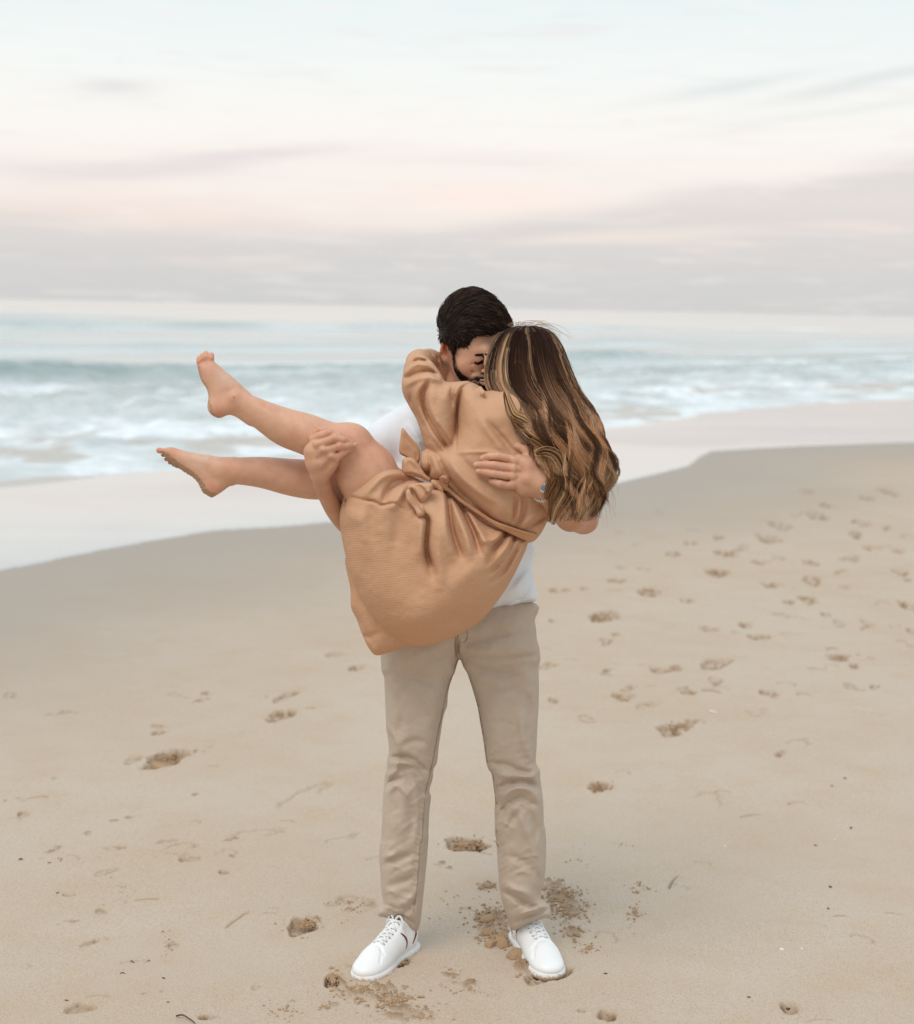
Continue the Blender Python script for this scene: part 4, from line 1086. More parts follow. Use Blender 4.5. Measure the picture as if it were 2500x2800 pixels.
def locks(nl, per, layer, seed, sc=(0, 1), t0=(0.0, 0.05), t1=(0.78, 1.0), amp=1.0, spread=0.035, curl=1.0, bright=0.0, lift=0.0):
    q = np.random.RandomState(seed); PT = []; CO = []; RA = []
    for li in range(nl):
        s0 = q.uniform(*sc); ta, tb = q.uniform(*t0), q.uniform(*t1)
        t = np.linspace(ta, tb, K_)
        lph = q.normal(0, 0.35) + (seed % 2) * 0.8; fr = q.uniform(4.0, 4.5); am = q.uniform(8, 15) * amp
        drift = q.normal(0, 0.05)
        hi_l = q.rand() < 0.30; tone = q.uniform(-0.25, 0.3) + bright
        tone_l = q.choice([0.16, 0.45, 0.85, 1.2])
        dz = q.uniform(-12, 36)
        lay = layer
        for k in range(per):
            t = np.linspace(ta, tb * (1 - 0.3 * q.rand() ** 2), K_)
            ds = q.normal(0, spread); ds2 = ds * q.uniform(0.35, 1.0)
            s = np.clip(s0 + ds + (ds2 - ds) * t + drift * t, -0.01, 1.01)
            c = along(Lb, t) * (1 - s)[:, None] + along(Rb, t) * s[:, None]
            grow = sstep(t, 0.28, 0.8)
            ph = s * 8.0 + 2.0 * np.sin(s * 9 + 1) + lph + q.normal(0, 0.12); ph2 = ph + 1.2
            wv = am * grow * np.sin(t * fr * 6.28 + ph) + q.normal(0, 1.0) * grow
            wv2 = am * 1.1 * grow * np.cos(t * fr * 6.28 + ph2)
            edge = np.sqrt(np.clip(1 - (2 * np.clip(s, 0, 1) - 1) ** 2, 0.0, 1))
            vv_ = c[:, 1]
            base = wmid(vv_) - (92 + 4 * t) * (0.1 + 0.9 * edge) * (1 - 1.0 * layer) + lift * grow
            tipc = sstep(t, 0.85, 1.0) * q.normal(0, 5 * curl)
            p = np.stack([c[:, 0] + wv * curl + q.normal(0, 0.8) + tipc, vv_ + q.normal(0, 1.5) + 0.25 * wv2, base - wv2 * 0.8 - 6 * grow + dz * (0.3 + 0.7 * grow) - q.uniform(0, 4)], 1)
            gold = sstep(t + tone * 0.5 + q.normal(0, 0.05), 0.22, 0.78)[:, None]
            if hi_l and k % 2: gold = np.maximum(gold, sstep(t, 0.05, 0.2)[:, None] * 0.8)
            c0 = np.array((0.030, 0.014, 0.010)); cm = np.array((0.39, 0.178, 0.08)) * tone_l; ch_ = np.array((0.80, 0.56, 0.36))
            col = c0 * (1 - gold) + cm * gold
            hb_ = (q.uniform(0.0, 1.0) ** 1.6 if hi_l else 0.0) * (0.35 + 0.5 * gold) + q.uniform(0.0, 0.42) * gold * (tone_l > 0.5)
            col = col * (1 - hb_) + ch_ * hb_
            col = col * q.uniform(0.85, 1.2) * (1.3 - 1.12 * sstep(np.array(float(dz)), 2, 26))  # locks set deeper are darkened, their shade put into the hair colour
            PT.append(p); CO.append(col); RA.append(np.linspace(0.58, 0.18, K_))
    return PT, CO, RA
PT, CO, RA = [], [], []
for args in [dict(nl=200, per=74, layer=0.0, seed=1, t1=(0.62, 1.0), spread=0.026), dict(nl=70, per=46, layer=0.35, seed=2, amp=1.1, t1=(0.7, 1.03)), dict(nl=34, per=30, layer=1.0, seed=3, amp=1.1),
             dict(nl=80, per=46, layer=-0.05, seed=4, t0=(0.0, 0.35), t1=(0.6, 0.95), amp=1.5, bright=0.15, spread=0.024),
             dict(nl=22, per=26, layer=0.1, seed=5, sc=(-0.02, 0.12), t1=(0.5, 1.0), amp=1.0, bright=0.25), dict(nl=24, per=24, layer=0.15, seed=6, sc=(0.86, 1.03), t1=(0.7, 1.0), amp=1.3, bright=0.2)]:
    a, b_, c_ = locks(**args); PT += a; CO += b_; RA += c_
# curls lying free over her shoulder and his wrist, drawn along their own paths
def curl(path, n, wid, colr, seed, ws=-352, r=1.0):
    q = np.random.RandomState(seed); pc = catmull(path, 6); x = np.linspace(0, len(pc) - 1, K_); i = np.minimum(x.astype(int), len(pc) - 2)
    c = pc[i] * (1 - (x - i))[:, None] + pc[i + 1] * (x - i)[:, None]
    tg = np.gradient(c, axis=0); nr = np.stack([-tg[:, 1], tg[:, 0]], 1); nr /= np.linalg.norm(nr, axis=1)[:, None] + 1e-9
    prof = np.sin(np.linspace(0.25, 3.0, K_)) ** 0.7
    for k in range(n):
        a_ = q.normal(0, 0.8); b2 = q.normal(0, 0.12)
        p2 = c + nr * ((a_ * prof + b2) * wid)[:, None]
        w = ws - 12 * np.sin(np.linspace(0, 3.1, K_)) + q.normal(0, 4)
        PT.append(np.concatenate([p2, w[:, None]], 1))
        cx_ = [colr, colr, mid, dk][q.randint(4)]
        CO.append(np.tile(np.array(cx_) * q.uniform(0.5, 1.25), (K_, 1))); RA.append(np.linspace(1.0, 0.3, K_) * r)
blond = (0.64, 0.40, 0.21); mid = (0.36, 0.18, 0.075); dk = (0.09, 0.04, 0.02)
curl(cA((930, 780), (960, 870), (990, 930), (1050, 960), (1110, 1010), (1130, 1070)), 34, 12, blond, 1)
curl(cA((975, 935), (1010, 1000), (1060, 1030), (1120, 1060), (1180, 1130), (1190, 1180)), 34, 11, mid, 2)
curl(cA((1130, 1190), (1200, 1175), (1270, 1210), (1310, 1300), (1300, 1400), (1250, 1500)), 34, 11, blond, 4, -382)
curl(cA((1160, 1170), (1250, 1250), (1260, 1350), (1220, 1440), (1200, 1500)), 34, 12, mid, 5, -378)
curl(cA((1100, 1090), (1180, 1150), (1230, 1250), (1250, 1350), (1230, 1480), (1215, 1640)), 34, 13, mid, 6, -374)
curl(cA((1240, 1240), (1330, 1330), (1330, 1450), (1270, 1560), (1240, 1660)), 34, 11, blond, 7, -380)
curl(cA((1380, 1200), (1450, 1320), (1400, 1430), (1430, 1560), (1400, 1640)), 34, 12, blond, 8, -372)
curl(cA((1500, 1100), (1560, 1230), (1490, 1350), (1540, 1480), (1500, 1600)), 34, 12, mid, 9, -330)
# hairs lifted by the breeze
q = np.random.RandomState(77)
for k in range(48):
    if k < 22:
        x0 = q.uniform(960, 1180); pth = cA((x0, 352), (x0 + q.uniform(-60, 60), 352 - q.uniform(6, 45)), (x0 + q.uniform(60, 160), 352 - q.uniform(-20, 40)), (x0 + q.uniform(150, 230), 400 + q.uniform(0, 60)))
    else:
        t_ = q.uniform(0.25, 0.97); b0 = Rb[int(t_ * (len(Rb) - 1))]; e = (q.uniform(8, 34), q.uniform(30, 80))
        pth = [tuple(b0 - (4, 10)), (b0[0] + e[0] * 0.5, b0[1] + e[1] * 0.4), (b0[0] + e[0] * q.uniform(0.5, 1.0), b0[1] + e[1])]
    curl(pth, 1, 1.5, blond, 200 + k, -230 if k < 22 else -270, 0.55)
pts = np.array(PT); cs = np.array(CO); rd = np.array(RA) / PX
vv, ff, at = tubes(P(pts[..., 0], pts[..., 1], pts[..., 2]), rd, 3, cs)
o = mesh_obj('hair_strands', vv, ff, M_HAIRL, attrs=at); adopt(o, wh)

# ================================================================== sneakers
def sneaker(heel, toe, inner, sink=0.009, label=None):
    hp, tp = G(*heel), G(*toe)
    d = tp - hp; d[2] = 0; Lw = np.linalg.norm(d); d /= Lw
    sd_ = np.array((-d[1], d[0], 0.0))            # left of walking direction
    k = Lw / 295.0
    def tow(v): return hp + (v[:, :1] * d + v[:, 1:2] * sd_) * k + np.array((0, 0, 1.0)) * (v[:, 2:] * 0.001 - sink)
    root = empty('sneaker', tuple(hp)); root.parent = man; root.location = Vector(hp) - man.location
    S = Vol((-14, -66, -4), (312, 66, 130), 2.5)
    S.ell((242, 0, 27), (54, 45, 25), 10); S.ell((200, 0, 32), (60, 46, 33), 20)
    S.cone((205, 0, 38, 34), (110, 0, 62, 36), 22); S.cone((150, 0, 40, 36), (60, 0, 44, 35), 20)
    S.ell((44, 0, 50), (44, 34, 46), 18); S.cone((60, 0, 70, 33), (78, 0, 92, 30), 14); S.cone((115, 0, 72, 24), (92, 0, 104, 22), 14)
    S.cone((58, 0, 112, 26), (84, 0, 122, 26), 5, op='s')
    tops = lambda x, y: 0
    # seams: toe cap arc and the eyestay edges
    topz = S.D[:, :, ::-1] < 0; iz = topz.argmax(axis=2); has = topz.any(axis=2)
    TZ = np.where(has, S.ax[2][::-1][iz], 20.0)
    def tz(x, y): return TZ[np.clip(((np.asarray(x) - S.lo[0]) / S.h).astype(int), 0, TZ.shape[0] - 1), np.clip(((np.asarray(y) - S.lo[1]) / S.h).astype(int), 0, TZ.shape[1] - 1)]
    def groove(pl, r=2.6):
        c = catmull(pl, 6)
        for a, b_ in zip(c[:-1], c[1:]): S.cone((a[0], a[1], float(tz(a[0], a[1])), r), (b_[0], b_[1], float(tz(b_[0], b_[1])), r), 3, op='s')
    groove([(214, -34), (206, -18), (202, 0), (206, 18), (214, 34)])
    groove([(206, -18), (222, -30), (240, -38)]); groove([(206, 18), (222, 30), (240, 38)])
    groove([(198, -12), (160, -19), (120, -22), (98, -24)], 1.5); groove([(198, 12), (160, 19), (120, 22), (98, 24)], 1.5)
    S.D[:, :, :int((13 - S.lo[2]) / S.h)] = np.maximum(S.D[:, :, :int((13 - S.lo[2]) / S.h)], 3)
    v, f = S.mesh(1)
    o = mesh_obj('upper', tow(v), f, M_SHOE); adopt(o, root)
    B = Vol((-16, -68, -6), (316, 68, 44), 2.5)
    ol = [(-6, 0), (0, -24), (14, -34), (50, -39), (100, -38), (150, -42), (205, -53), (250, -50), (284, -34), (298, 0), (284, 34), (250, 50), (205, 53), (150, 42), (100, 38), (50, 39), (14, 34), (0, 24)]
    B.poly(ol, lambda U, V: 12 + 0.0 * U, 12.5, 12, 8, 2, blurk=1)
    v, f = B.mesh(1)
    g = fbm(v[:, 0] / 6, v[:, 1] / 6 + v[:, 2] / 5, 3, 71)
    sn = sstep(12 - v[:, 2] + g * 18 + 4 * sstep(v[:, 0], 150, 290), 0, 5)[:, None] * 0.9
    cc = np.array((0.76, 0.76, 0.75)) * (1 - sn) + np.array((0.40, 0.26, 0.15)) * sn * (1 + g[:, None])
    o = mesh_obj('sole', tow(v), f, M_RUBBER, attrs={'Col': cc}); adopt(o, root)
    # laces
    lc = empty('laces'); lc.parent = root
    def onz(x, y, up_=2.0): return tow(np.array([[x, y, float(tz(x, y)) + up_]]))[0]
    xs = [112, 128, 144, 160, 176, 190]
    for i, x in enumerate(xs):
        for sgn in (1, -1):
            x2 = xs[min(i + 1, 5)] if i < 5 else x
            pl = [onz(x2 + (x - x2) * t, sgn * (-16 + 32 * t), 2.2 + 2.2 * math.sin(t * 3.14)) for t in np.linspace(0, 1, 7)]
            if i == 5 and sgn < 0: continue
            o = tube_obj('lace', pl, 0.0026, M_LACE, None, 6); adopt(o, lc)
        for sgn in (1, -1):
            pl = [onz(x + 1, sgn * 17, 0.6), onz(x - 1, sgn * 20, 0.6)]
            o = tube_obj('eyelet', pl, 0.0012, M_DARK, None, 6); adopt(o, root)
    for sgn in (1, -1):        # bow ends at the top
        pl = [onz(108 - 6 * t, sgn * (4 + 26 * t), 6 + 7 * math.sin(t * 3.1)) for t in np.linspace(0, 1, 7)]
        o = tube_obj('lace', pl, 0.003, M_LACE, None, 6); adopt(o, lc)
    # maroon trim on the inner side
    def side(x, z):
        j = int(np.clip((x - S.lo[0]) / S.h, 0, S.D.shape[0] - 1)); l = int((z - S.lo[2]) / S.h)
        col = S.D[j, :, l] < 0; ys = S.ax[1][col]
        y = (ys.max() if inner > 0 else ys.min()) if len(ys) else 36 * inner
        return (x, y + inner * 0.4, z)
    for pl in ([(118, 84), (106, 72), (98, 58), (98, 46), (102, 38)], [(34, 74), (46, 62), (56, 50), (64, 40)]):
        c = catmull(pl, 5); p3 = tow(np.array([side(a, b_) for a, b_ in c]))
        n_ = len(p3); o = tube_obj('trim', p3, list(0.0030 * np.sin(np.linspace(0.3, 2.9, n_)) + 0.0006), M_REDLINE, None, 6); adopt(o, root)
    if label: root['label'] = label
    return root
sneaker((1130, 2584), (980, 2682), 1)
sneaker((1416, 2556), (1514, 2676), -1)
# ================================================================== the beach
def st(x, y): return -0.78 * x + 0.62 * y, 0.62 * x + 0.78 * y      # seaward, alongshore
def edge_from(pts):
    g = np.array([G(a * 1.37363, b * 1.37363) for a, b in pts]); s, t = st(g[:, 0], g[:, 1]); o = np.argsort(t)
    s, t = s[o], t[o]
    def fn(tt):
        r = np.interp(tt, t, s); lo = s[0] + 0.0 * (tt - t[0]); r = np.where(tt < t[0], lo, r); return r
    return fn
wet_edge = edge_from([(-220, 1205), (0, 1135), (100, 1116), (200, 1096), (320, 1074), (430, 1056), (560, 1049), (660, 1040), (900, 1010), (1100, 985), (1220, 965), (1300, 945), (1370, 928), (1390, 912), (1412, 898), (1500, 893), (1600, 888), (1700, 884), (1820, 880), (2000, 872)])
foam_edge = edge_from([(-200, 1000), (0, 978), (100, 968), (200, 956), (330, 942), (450, 936), (620, 915), (900, 880), (1100, 866), (1230, 852), (1330, 846), (1400, 836), (1460, 822), (1560, 812), (1680, 801), (1820, 794), (2000, 785)])

def fan(ys, cs, minr=2.5):
    Y, C = np.meshgrid(ys, cs, indexing='ij')
    X = C * np.maximum(np.abs(Y), minr)
    return X, Y
def gridfaces(n, m):
    i = np.arange(n - 1)[:, None] * m + np.arange(m - 1)[None]
    return np.stack([i, i + 1, i + m + 1, i + m], -1).reshape(-1, 4)

cs = np.concatenate([np.linspace(-3, -0.42, 30)[:-1], np.linspace(-0.42, 0.42, 900), np.linspace(0.42, 3, 30)[1:]])
vs_ = np.concatenate([np.arange(2960, 1500, -2.6), np.arange(1500, 1150, -3.0), np.arange(1150, 872, -6.0)])
yn = G(np.full(len(vs_), 1250.0), vs_)[:, 1]
ys = np.concatenate([[-40, -15, -6, -2, 0.0, 1.2, 2.2, 2.8], yn[yn > 2.9], [150, 220, 400]])
X, Y = fan(ys, cs)
S_, T_ = st(X, Y)
Z = np.zeros_like(X)
rough = sstep(Y, 0, 2) * (1 - sstep(Y, 14, 22))
dryness = sstep(wet_edge(T_) - S_, 0.4, 3.2)
Z += 0.010 * fbm(X / 1.4, Y / 1.4, 3, 101) * dryness
Z += 0.0036 * fbm(X / 0.16, Y / 0.16, 4, 102) * rough * (0.2 + 0.8 * dryness)
Z += 0.0016 * np.maximum(0, fbm(X / 0.035, Y / 0.035, 3, 103)) * rough * dryness
# beach falls away under the sea
Z -= 0.05 * sstep(S_ - wet_edge(T_), 0.0, 4.0) + 0.6 * sstep(S_ - foam_edge(T_), 3, 12)
damp = np.zeros_like(X)
F_h = (Z, damp)
def dent(cu, cv, hx, hy, ang, depth, kind='print', crumb=1.0, seed=0):
    """a footprint at photo position (cu, cv); half sizes in photo pixels across and up the picture, turned by ang degrees"""
    c = G(cu, cv); 
    a = G(cu + 50, cv); mx = 50 / np.linalg.norm(a - c); b_ = G(cu, cv - 10); my = 10 / np.linalg.norm(b_ - c)
    R_ = max(hx / mx, hy / my) * 2.2 + 0.1
    m = (np.abs(X - c[0]) < R_) & (np.abs(Y - c[1]) < R_)
    if not m.any(): return
    du = (X[m] - c[0]) * mx; dv = (Y[m] - c[1]) * my          # picture-like units, up positive
    ca, sa = math.cos(math.radians(ang)), math.sin(math.radians(ang))
    p = (du * ca + dv * sa) / hx; q_ = (-du * sa + dv * ca) / hy
    wx = fbm(X[m] / 0.09 + seed * 3.1, Y[m] / 0.09, 3, 200 + seed); wy = fbm(X[m] / 0.09 + 7, Y[m] / 0.09 + seed, 3, 260 + seed)
    p = p + 0.9 * wx; q_ = q_ + 1.0 * wy
    wob = 0.5 * fbm(X[m] / 0.035, Y[m] / 0.035, 3, 280 + seed)
    r = np.sqrt(p * p + q_ * q_ * (1 + 0.35 * np.sin(p * 2.0))) + wob
    if kind == 'print':
        inn = 1 - sstep(r, 0.72, 1.02); rim = np.exp(-((r - 1.12) / 0.14) ** 2)
        cr_ = fbm(X[m] / 0.022, Y[m] / 0.022, 3, 300 + seed)
        blk = np.abs(fbm(X[m] / 0.06, Y[m] / 0.06, 2, 330 + seed))
        Z[m] += -depth * inn * (1 + 0.3 * p) + depth * 0.18 * rim + inn * crumb * (cr_ * depth * 1.1 - (blk < 0.035) * depth * 0.55)
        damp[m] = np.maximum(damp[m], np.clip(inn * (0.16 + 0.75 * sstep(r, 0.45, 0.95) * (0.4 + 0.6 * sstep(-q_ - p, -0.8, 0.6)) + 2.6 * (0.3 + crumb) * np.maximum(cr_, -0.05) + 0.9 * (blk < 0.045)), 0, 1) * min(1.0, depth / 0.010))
    elif kind == 'cut':         # a thin crescent edge
        dd = np.exp(-((q_ - 0.0 + 0.5 * p * p) ** 2) * 9) * (1 - sstep(np.abs(p), 0.6, 1.0))
        Z[m] -= depth * dd; damp[m] = np.maximum(damp[m], dd * 0.8)
        Z[m] += depth * 0.5 * np.exp(-((q_ + 0.8 + 0.5 * p * p) ** 2) * 4) * (1 - sstep(np.abs(p), 0.6, 1.0))
    elif kind == 'ring':        # faint outline of an old print
        ring = np.exp(-((r - 0.9) / 0.13) ** 2) * sstep(q_ + 0.6 * p, -0.6, 0.5)
        Z[m] -= depth * ring; damp[m] = np.maximum(damp[m], ring * 0.30)
    elif kind == 'crumb':       # trodden, broken sand
        inn = 1 - sstep(r, 0.5, 1.25)
        cr_ = fbm(X[m] / 0.020, Y[m] / 0.020, 4, 300 + seed) + 0.4 * fbm(X[m] / 0.06, Y[m] / 0.06, 2, 301 + seed)
        pk = np.maximum(cr_ - 0.06, 0) * 4.2
        Z[m] += inn * depth * np.minimum(pk, 1.3) * crumb; damp[m] = np.maximum(damp[m], np.clip(inn * (pk * 1.4), 0, 1) * 0.85)
p3 = crop(1500, 1300, 1000 / 1820.0); p4 = crop(1500, 2000, 1000 / 1820.0); p5 = crop(0, 1700, 1000 / 1820.0)
def many(cf, k, lst):
    for i, a in enumerate(lst):
        q2 = cf((a[0], a[1]))[0]; dent(q2[0], q2[1], a[2] * k, a[3] * k, a[4], a[5], a[6], a[7] if len(a) > 7 else 1.0, int(a[0] + a[1]) % 97)
many(p3, 0.5495, [
    (285, 700, 78, 26, 12, .022, 'print'), (515, 577, 68, 24, 10, .020, 'print'), (840, 483, 62, 21, 8, .020, 'print'), (895, 392, 52, 20, 0, .018, 'print'), (1100, 318, 60, 20, 0, .022, 'print'),
    (1155, 250, 58, 20, 0, .020, 'print'), (1340, 200, 56, 22, -5, .018, 'print'), (1395, 152, 38, 12, 0, .014, 'print'), (1690, 78, 44, 16, 5, .018, 'print'), (1590, 112, 34, 10, 0, .012, 'print'),
    (710, 335, 36, 11, 5, .012, 'print'), (620, 392, 38, 13, 8, .014, 'print'), (850, 308, 34, 10, 8, .010, 'print'), (1060, 432, 44, 12, 5, .012, 'print'), (1310, 436, 44, 14, 0, .014, 'print'), (1530, 292, 44, 16, 15, .016, 'print'),
    (1560, 235, 44, 16, 5, .012, 'print'), (1620, 358, 60, 12, 5, .012, 'print'), (1740, 375, 36, 12, 5, .012, 'print'), (1500, 415, 60, 12, 4, .008, 'print'), (1315, 520, 54, 22, 20, .016, 'print'), (1105, 545, 52, 13, 3, .015, 'print'),
    (1480, 556, 34, 9, 0, .010, 'print'), (1755, 480, 46, 14, 5, .013, 'print'), (1690, 500, 40, 10, -10, .010, 'ring'), (1785, 520, 22, 8, 0, .012, 'print'), (1300, 620, 46, 18, 5, .012, 'print'), (1200, 630, 40, 10, 8, .010, 'print'),
    (1795, 655, 44, 26, 8, .014, 'print'), (1385, 695, 26, 14, 5, .010, 'print'), (700, 625, 34, 15, 5, .013, 'print'), (980, 742, 42, 14, 10, .014, 'print'), (935, 780, 28, 8, 0, .010, 'print'), (1060, 805, 74, 14, 5, .010, 'print', 0.5),
    (1180, 788, 34, 8, 4, .010, 'cut'), (1585, 758, 44, 12, 6, .010, 'cut'), (1810, 775, 26, 12, 0, .013, 'print'), (1450, 905, 58, 22, 5, .018, 'print'), (1525, 952, 26, 12, 20, .010, 'print'), (1610, 908, 18, 6, 0, .008, 'print'),
    (840, 938, 84, 24, 12, .015, 'print', 0.6), (560, 975, 60, 14, -6, .016, 'print', 0.6), (630, 965, 32, 10, -8, .012, 'print', 0.4), (290, 970, 28, 9, 12, .010, 'print'), (110, 910, 34, 9, -6, .011, 'cut'), (480, 948, 34, 8, -5, .009, 'cut'),
    (375, 1102, 56, 21, 6, .016, 'print', 0.7), (690, 1080, 46, 14, 5, .010, 'print', 0.7), (505, 1045, 34, 7, 5, .006, 'cut'), (20, 1115, 28, 14, 0, .012, 'print'), (1085, 1080, 40, 14, 4, .011, 'print'), (1195, 1045, 50, 16, 8, .010, 'ring'),
    (1262, 1088, 40, 13, -3, .012, 'cut'), (1240, 1330, 62, 26, 10, .008, 'ring'), (1155, 1382, 34, 14, 30, .010, 'print'), (605, 1268, 62, 36, 14, .022, 'print', 0.6), (680, 1245, 40, 22, 20, .020, 'print', 1.2), (735, 1215, 34, 9, 6, .008, 'cut'),
    (250, 1542, 64, 32, 3, .014, 'print', 1.0), (360, 1480, 54, 18, 8, .008, 'ring'), (865, 1568, 42, 13, -4, .014, 'cut'), (1232, 1625, 44, 14, 5, .014, 'cut'), (1000, 1690, 60, 12, 10, .006, 'cut'), (810, 1620, 60, 40, 0, .004, 'ring'),
    (60, 572, 56, 11, 0, .009, 'print'), (190, 562, 30, 9, 5, .008, 'print'), (370, 458, 34, 8, 0, .007, 'print'), (480, 466, 46, 8, 0, .007, 'print'), (355, 522, 60, 11, 0, .007, 'print'), (20, 725, 18, 9, 0, .009, 'print')])
many(p4, 0.5495, [(768, 655, 44, 13, -6, .016, 'cut'), (625, 745, 52, 12, 42, .012, 'cut'), (660, 780, 50, 18, 0, .004, 'ring'), (1560, 1035, 62, 24, -5, .007, 'ring'), (1720, 905, 44, 10, -4, .008, 'cut'), (1205, 1382, 48, 26, 0, .018, 'print', 0.3),
                  (295, 1420, 44, 26, 0, .012, 'print', 0.4), (1350, 1440, 80, 12, 3, .010, 'cut'), (1450, 915, 40, 10, 0, .004, 'cut'), (170, 1395, 26, 8, 0, .008, 'print'), (280, 1035, 60, 40, 0, .003, 'ring')])
many(p5, 0.5495, [(840, 680, 116, 42, 16, .026, 'print', 1.1), (990, 645, 30, 9, 8, .010, 'cut'), (1400, 462, 74, 30, 10, .020, 'print', 0.5), (1430, 370, 70, 17, 22, .014, 'print', 1.0), (1780, 225, 48, 14, 8, .014, 'print'), (1680, 165, 60, 14, 5, .007, 'print', 0.4),
                  (800, 552, 56, 11, 12, .009, 'print'), (1025, 355, 34, 9, 0, .008, 'print'), (1065, 716, 34, 7, 0, .007, 'cut'), (205, 865, 60, 14, 6, .008, 'cut'), (85, 974, 36, 9, 0, .010, 'cut'), (120, 952, 32, 13, 0, .010, 'print', 0.3),
                  (1520, 870, 130, 50, 40, .006, 'ring'), (1420, 990, 44, 9, 0, .008, 'cut'), (900, 1125, 90, 30, 8, .007, 'ring'), (1250, 1060, 150, 34, 12, .006, 'ring'), (860, 1152, 40, 8, -5, .008, 'cut'), (925, 1182, 28, 8, 0, .009, 'print'),
                  (1120, 1245, 28, 11, -10, .010, 'print', 0.3), (1350, 1445, 36, 12, 0, .010, 'cut'), (1368, 1422, 26, 7, 0, .010, 'cut'), (1515, 1515, 76, 42, 5, .018, 'print', 1.1), (1620, 1485, 60, 18, 5, .007, 'crumb', 1.0), (1760, 1400, 110, 40, 6, .010, 'ring'),
                  (1730, 1440, 30, 12, 30, .009, 'crumb'), (440, 1050, 26, 14, 0, .008, 'crumb'), (650, 972, 22, 6, 0, .008, 'print'), (970, 857, 20, 9, 0, .007, 'print'), (170, 1305, 36, 10, 5, .007, 'crumb'), (400, 1925, 90, 26, 5, .010, 'print', 0.3),
                  (500, 1865, 60, 12, 3, .008, 'cut'), (1035, 1972, 44, 14, 0, .012, 'print', 0.2), (920, 1948, 18, 8, 0, .009, 'crumb'), (350, 1355, 40, 9, 0, .006, 'print', 0.3), (500, 1440, 36, 12, -10, .006, 'print', 0.3), (60, 885, 60, 14, 0, .006, 'crumb'),
                  (270, 777, 14, 6, 0, .008, 'print'), (1550, 425, 36, 6, 0, .005, 'print'), (720, 1380, 70, 12, 5, .004, 'cut'), (1180, 1480, 80, 18, 45, .004, 'cut')])
e4 = 0.467
many(lambda *p: cE(*p), e4, [(925, 125, 128, 44, 3, .024, 'print', 1.25), (1020, 180, 60, 10, -8, .006, 'cut'), (800, 250, 80, 22, 0, .005, 'crumb'), (365, 205, 44, 8, 15, .010, 'cut'), (1040, 365, 60, 34, 5, .014, 'crumb'), (1050, 500, 100, 46, 5, .020, 'crumb'), (1080, 590, 110, 50, 0, .024, 'crumb'),
                             (1100, 660, 90, 40, 0, .020, 'crumb'), (1460, 420, 110, 60, -10, .018, 'crumb'), (1450, 350, 90, 26, -5, .014, 'crumb'), (1540, 500, 100, 50, 10, .018, 'crumb'), (1530, 590, 90, 24, 0, .018, 'crumb'), (1530, 660, 60, 30, 0, .016, 'crumb'), (1610, 740, 60, 26, -10, .012, 'crumb'),
                             (1640, 455, 60, 10, 0, .008, 'crumb'), (130, 920, 52, 50, 40, .022, 'print', 1.3), (190, 845, 50, 10, 4, .014, 'cut'), (240, 980, 150, 60, -12, .016, 'crumb'), (430, 1000, 110, 60, -4, .018, 'crumb'), (520, 1080, 120, 50, -10, .014, 'crumb'), (580, 1140, 160, 40, 0, .012, 'crumb'),
                             (90, 1080, 60, 22, 12, .010, 'crumb'), (20, 580, 60, 50, 20, .012, 'crumb'), (840, 880, 60, 30, 0, .009, 'crumb'), (840, 960, 70, 24, 0, .009, 'crumb'), (980, 970, 90, 40, -20, .010, 'crumb'), (760, 1070, 60, 14, 0, .007, 'crumb'), (1260, 860, 50, 60, -70, .020, 'crumb'),
                             (1380, 900, 150, 34, 12, .012, 'print', 0.0), (1290, 820, 30, 90, 25, .020, 'print', 0.0), (540, 825, 50, 22, 12, .014, 'print', 0.8), (230, 490, 120, 44, 8, .006, 'ring'), (920, 530, 60, 30, 0, .004, 'ring'), (1730, 1140, 60, 26, 5, .010, 'print', 0.3)])
q = np.random.RandomState(314)
for k in range(60):       # old, trodden-out prints up the beach to the right
    a_ = p3((q.uniform(-100, 1900), q.uniform(60, 1250)))[0]; far_ = (a_[1] - 1300) / 700.0
    dent(a_[0], a_[1], q.uniform(14, 40) * (0.6 + 0.5 * far_), q.uniform(4, 10) * (0.6 + 0.6 * far_), q.uniform(-8, 22), q.uniform(.004, .009), q.choice(['print', 'cut', 'ring', 'print']), 0.8, k + 400)
for k in range(34):
    a_ = p5((q.uniform(0, 1800), q.uniform(350, 1900)))[0]
    dent(a_[0], a_[1], q.uniform(14, 44), q.uniform(5, 12), q.uniform(-8, 22), q.uniform(.003, .006), q.choice(['print', 'ring', 'crumb']), 0.8, k + 600)
V3 = np.stack([X, Y, Z], -1).reshape(-1, 3)
nearwet = (1 - sstep(wet_edge(T_) - S_ + 0.8 * fbm(X / 1.1, Y / 1.1, 3, 111), 0.1, 3.4)).reshape(-1)
M_SAND = bpy.data.materials.new('beach_sand'); M_SAND.use_nodes = True
nt = M_SAND.node_tree; b = NB(nt); p = nt.nodes['Principled BSDF']
tc = b.n('ShaderNodeTexCoord').outputs['Object']
da = b.n('ShaderNodeAttribute', attribute_name='damp').outputs['Fac']; wa = b.n('ShaderNodeAttribute', attribute_name='wet').outputs['Fac']
c = b.mix(b.smooth(b.noise(tc, 0.9, 5, 0.6, 0.4), 0.3, 0.72), (0.515, 0.424, 0.337), (0.49, 0.382, 0.285))
c = b.mix(b.m('MULTIPLY', b.smooth(b.noise(tc, 5.0, 5, 0.65), 0.42, 0.75), 0.45), c, (0.47, 0.345, 0.225))
c = b.mix(b.m('MULTIPLY', b.smooth(b.noise(tc, 260.0, 3, 0.7), 0.50, 0.68), 0.6), c, (0.30, 0.20, 0.12))
c = b.mix(b.m('MULTIPLY', b.smooth(b.noise(tc, 200.0, 3, 0.7), 0.53, 0.7), 0.6), c, (0.62, 0.54, 0.45))
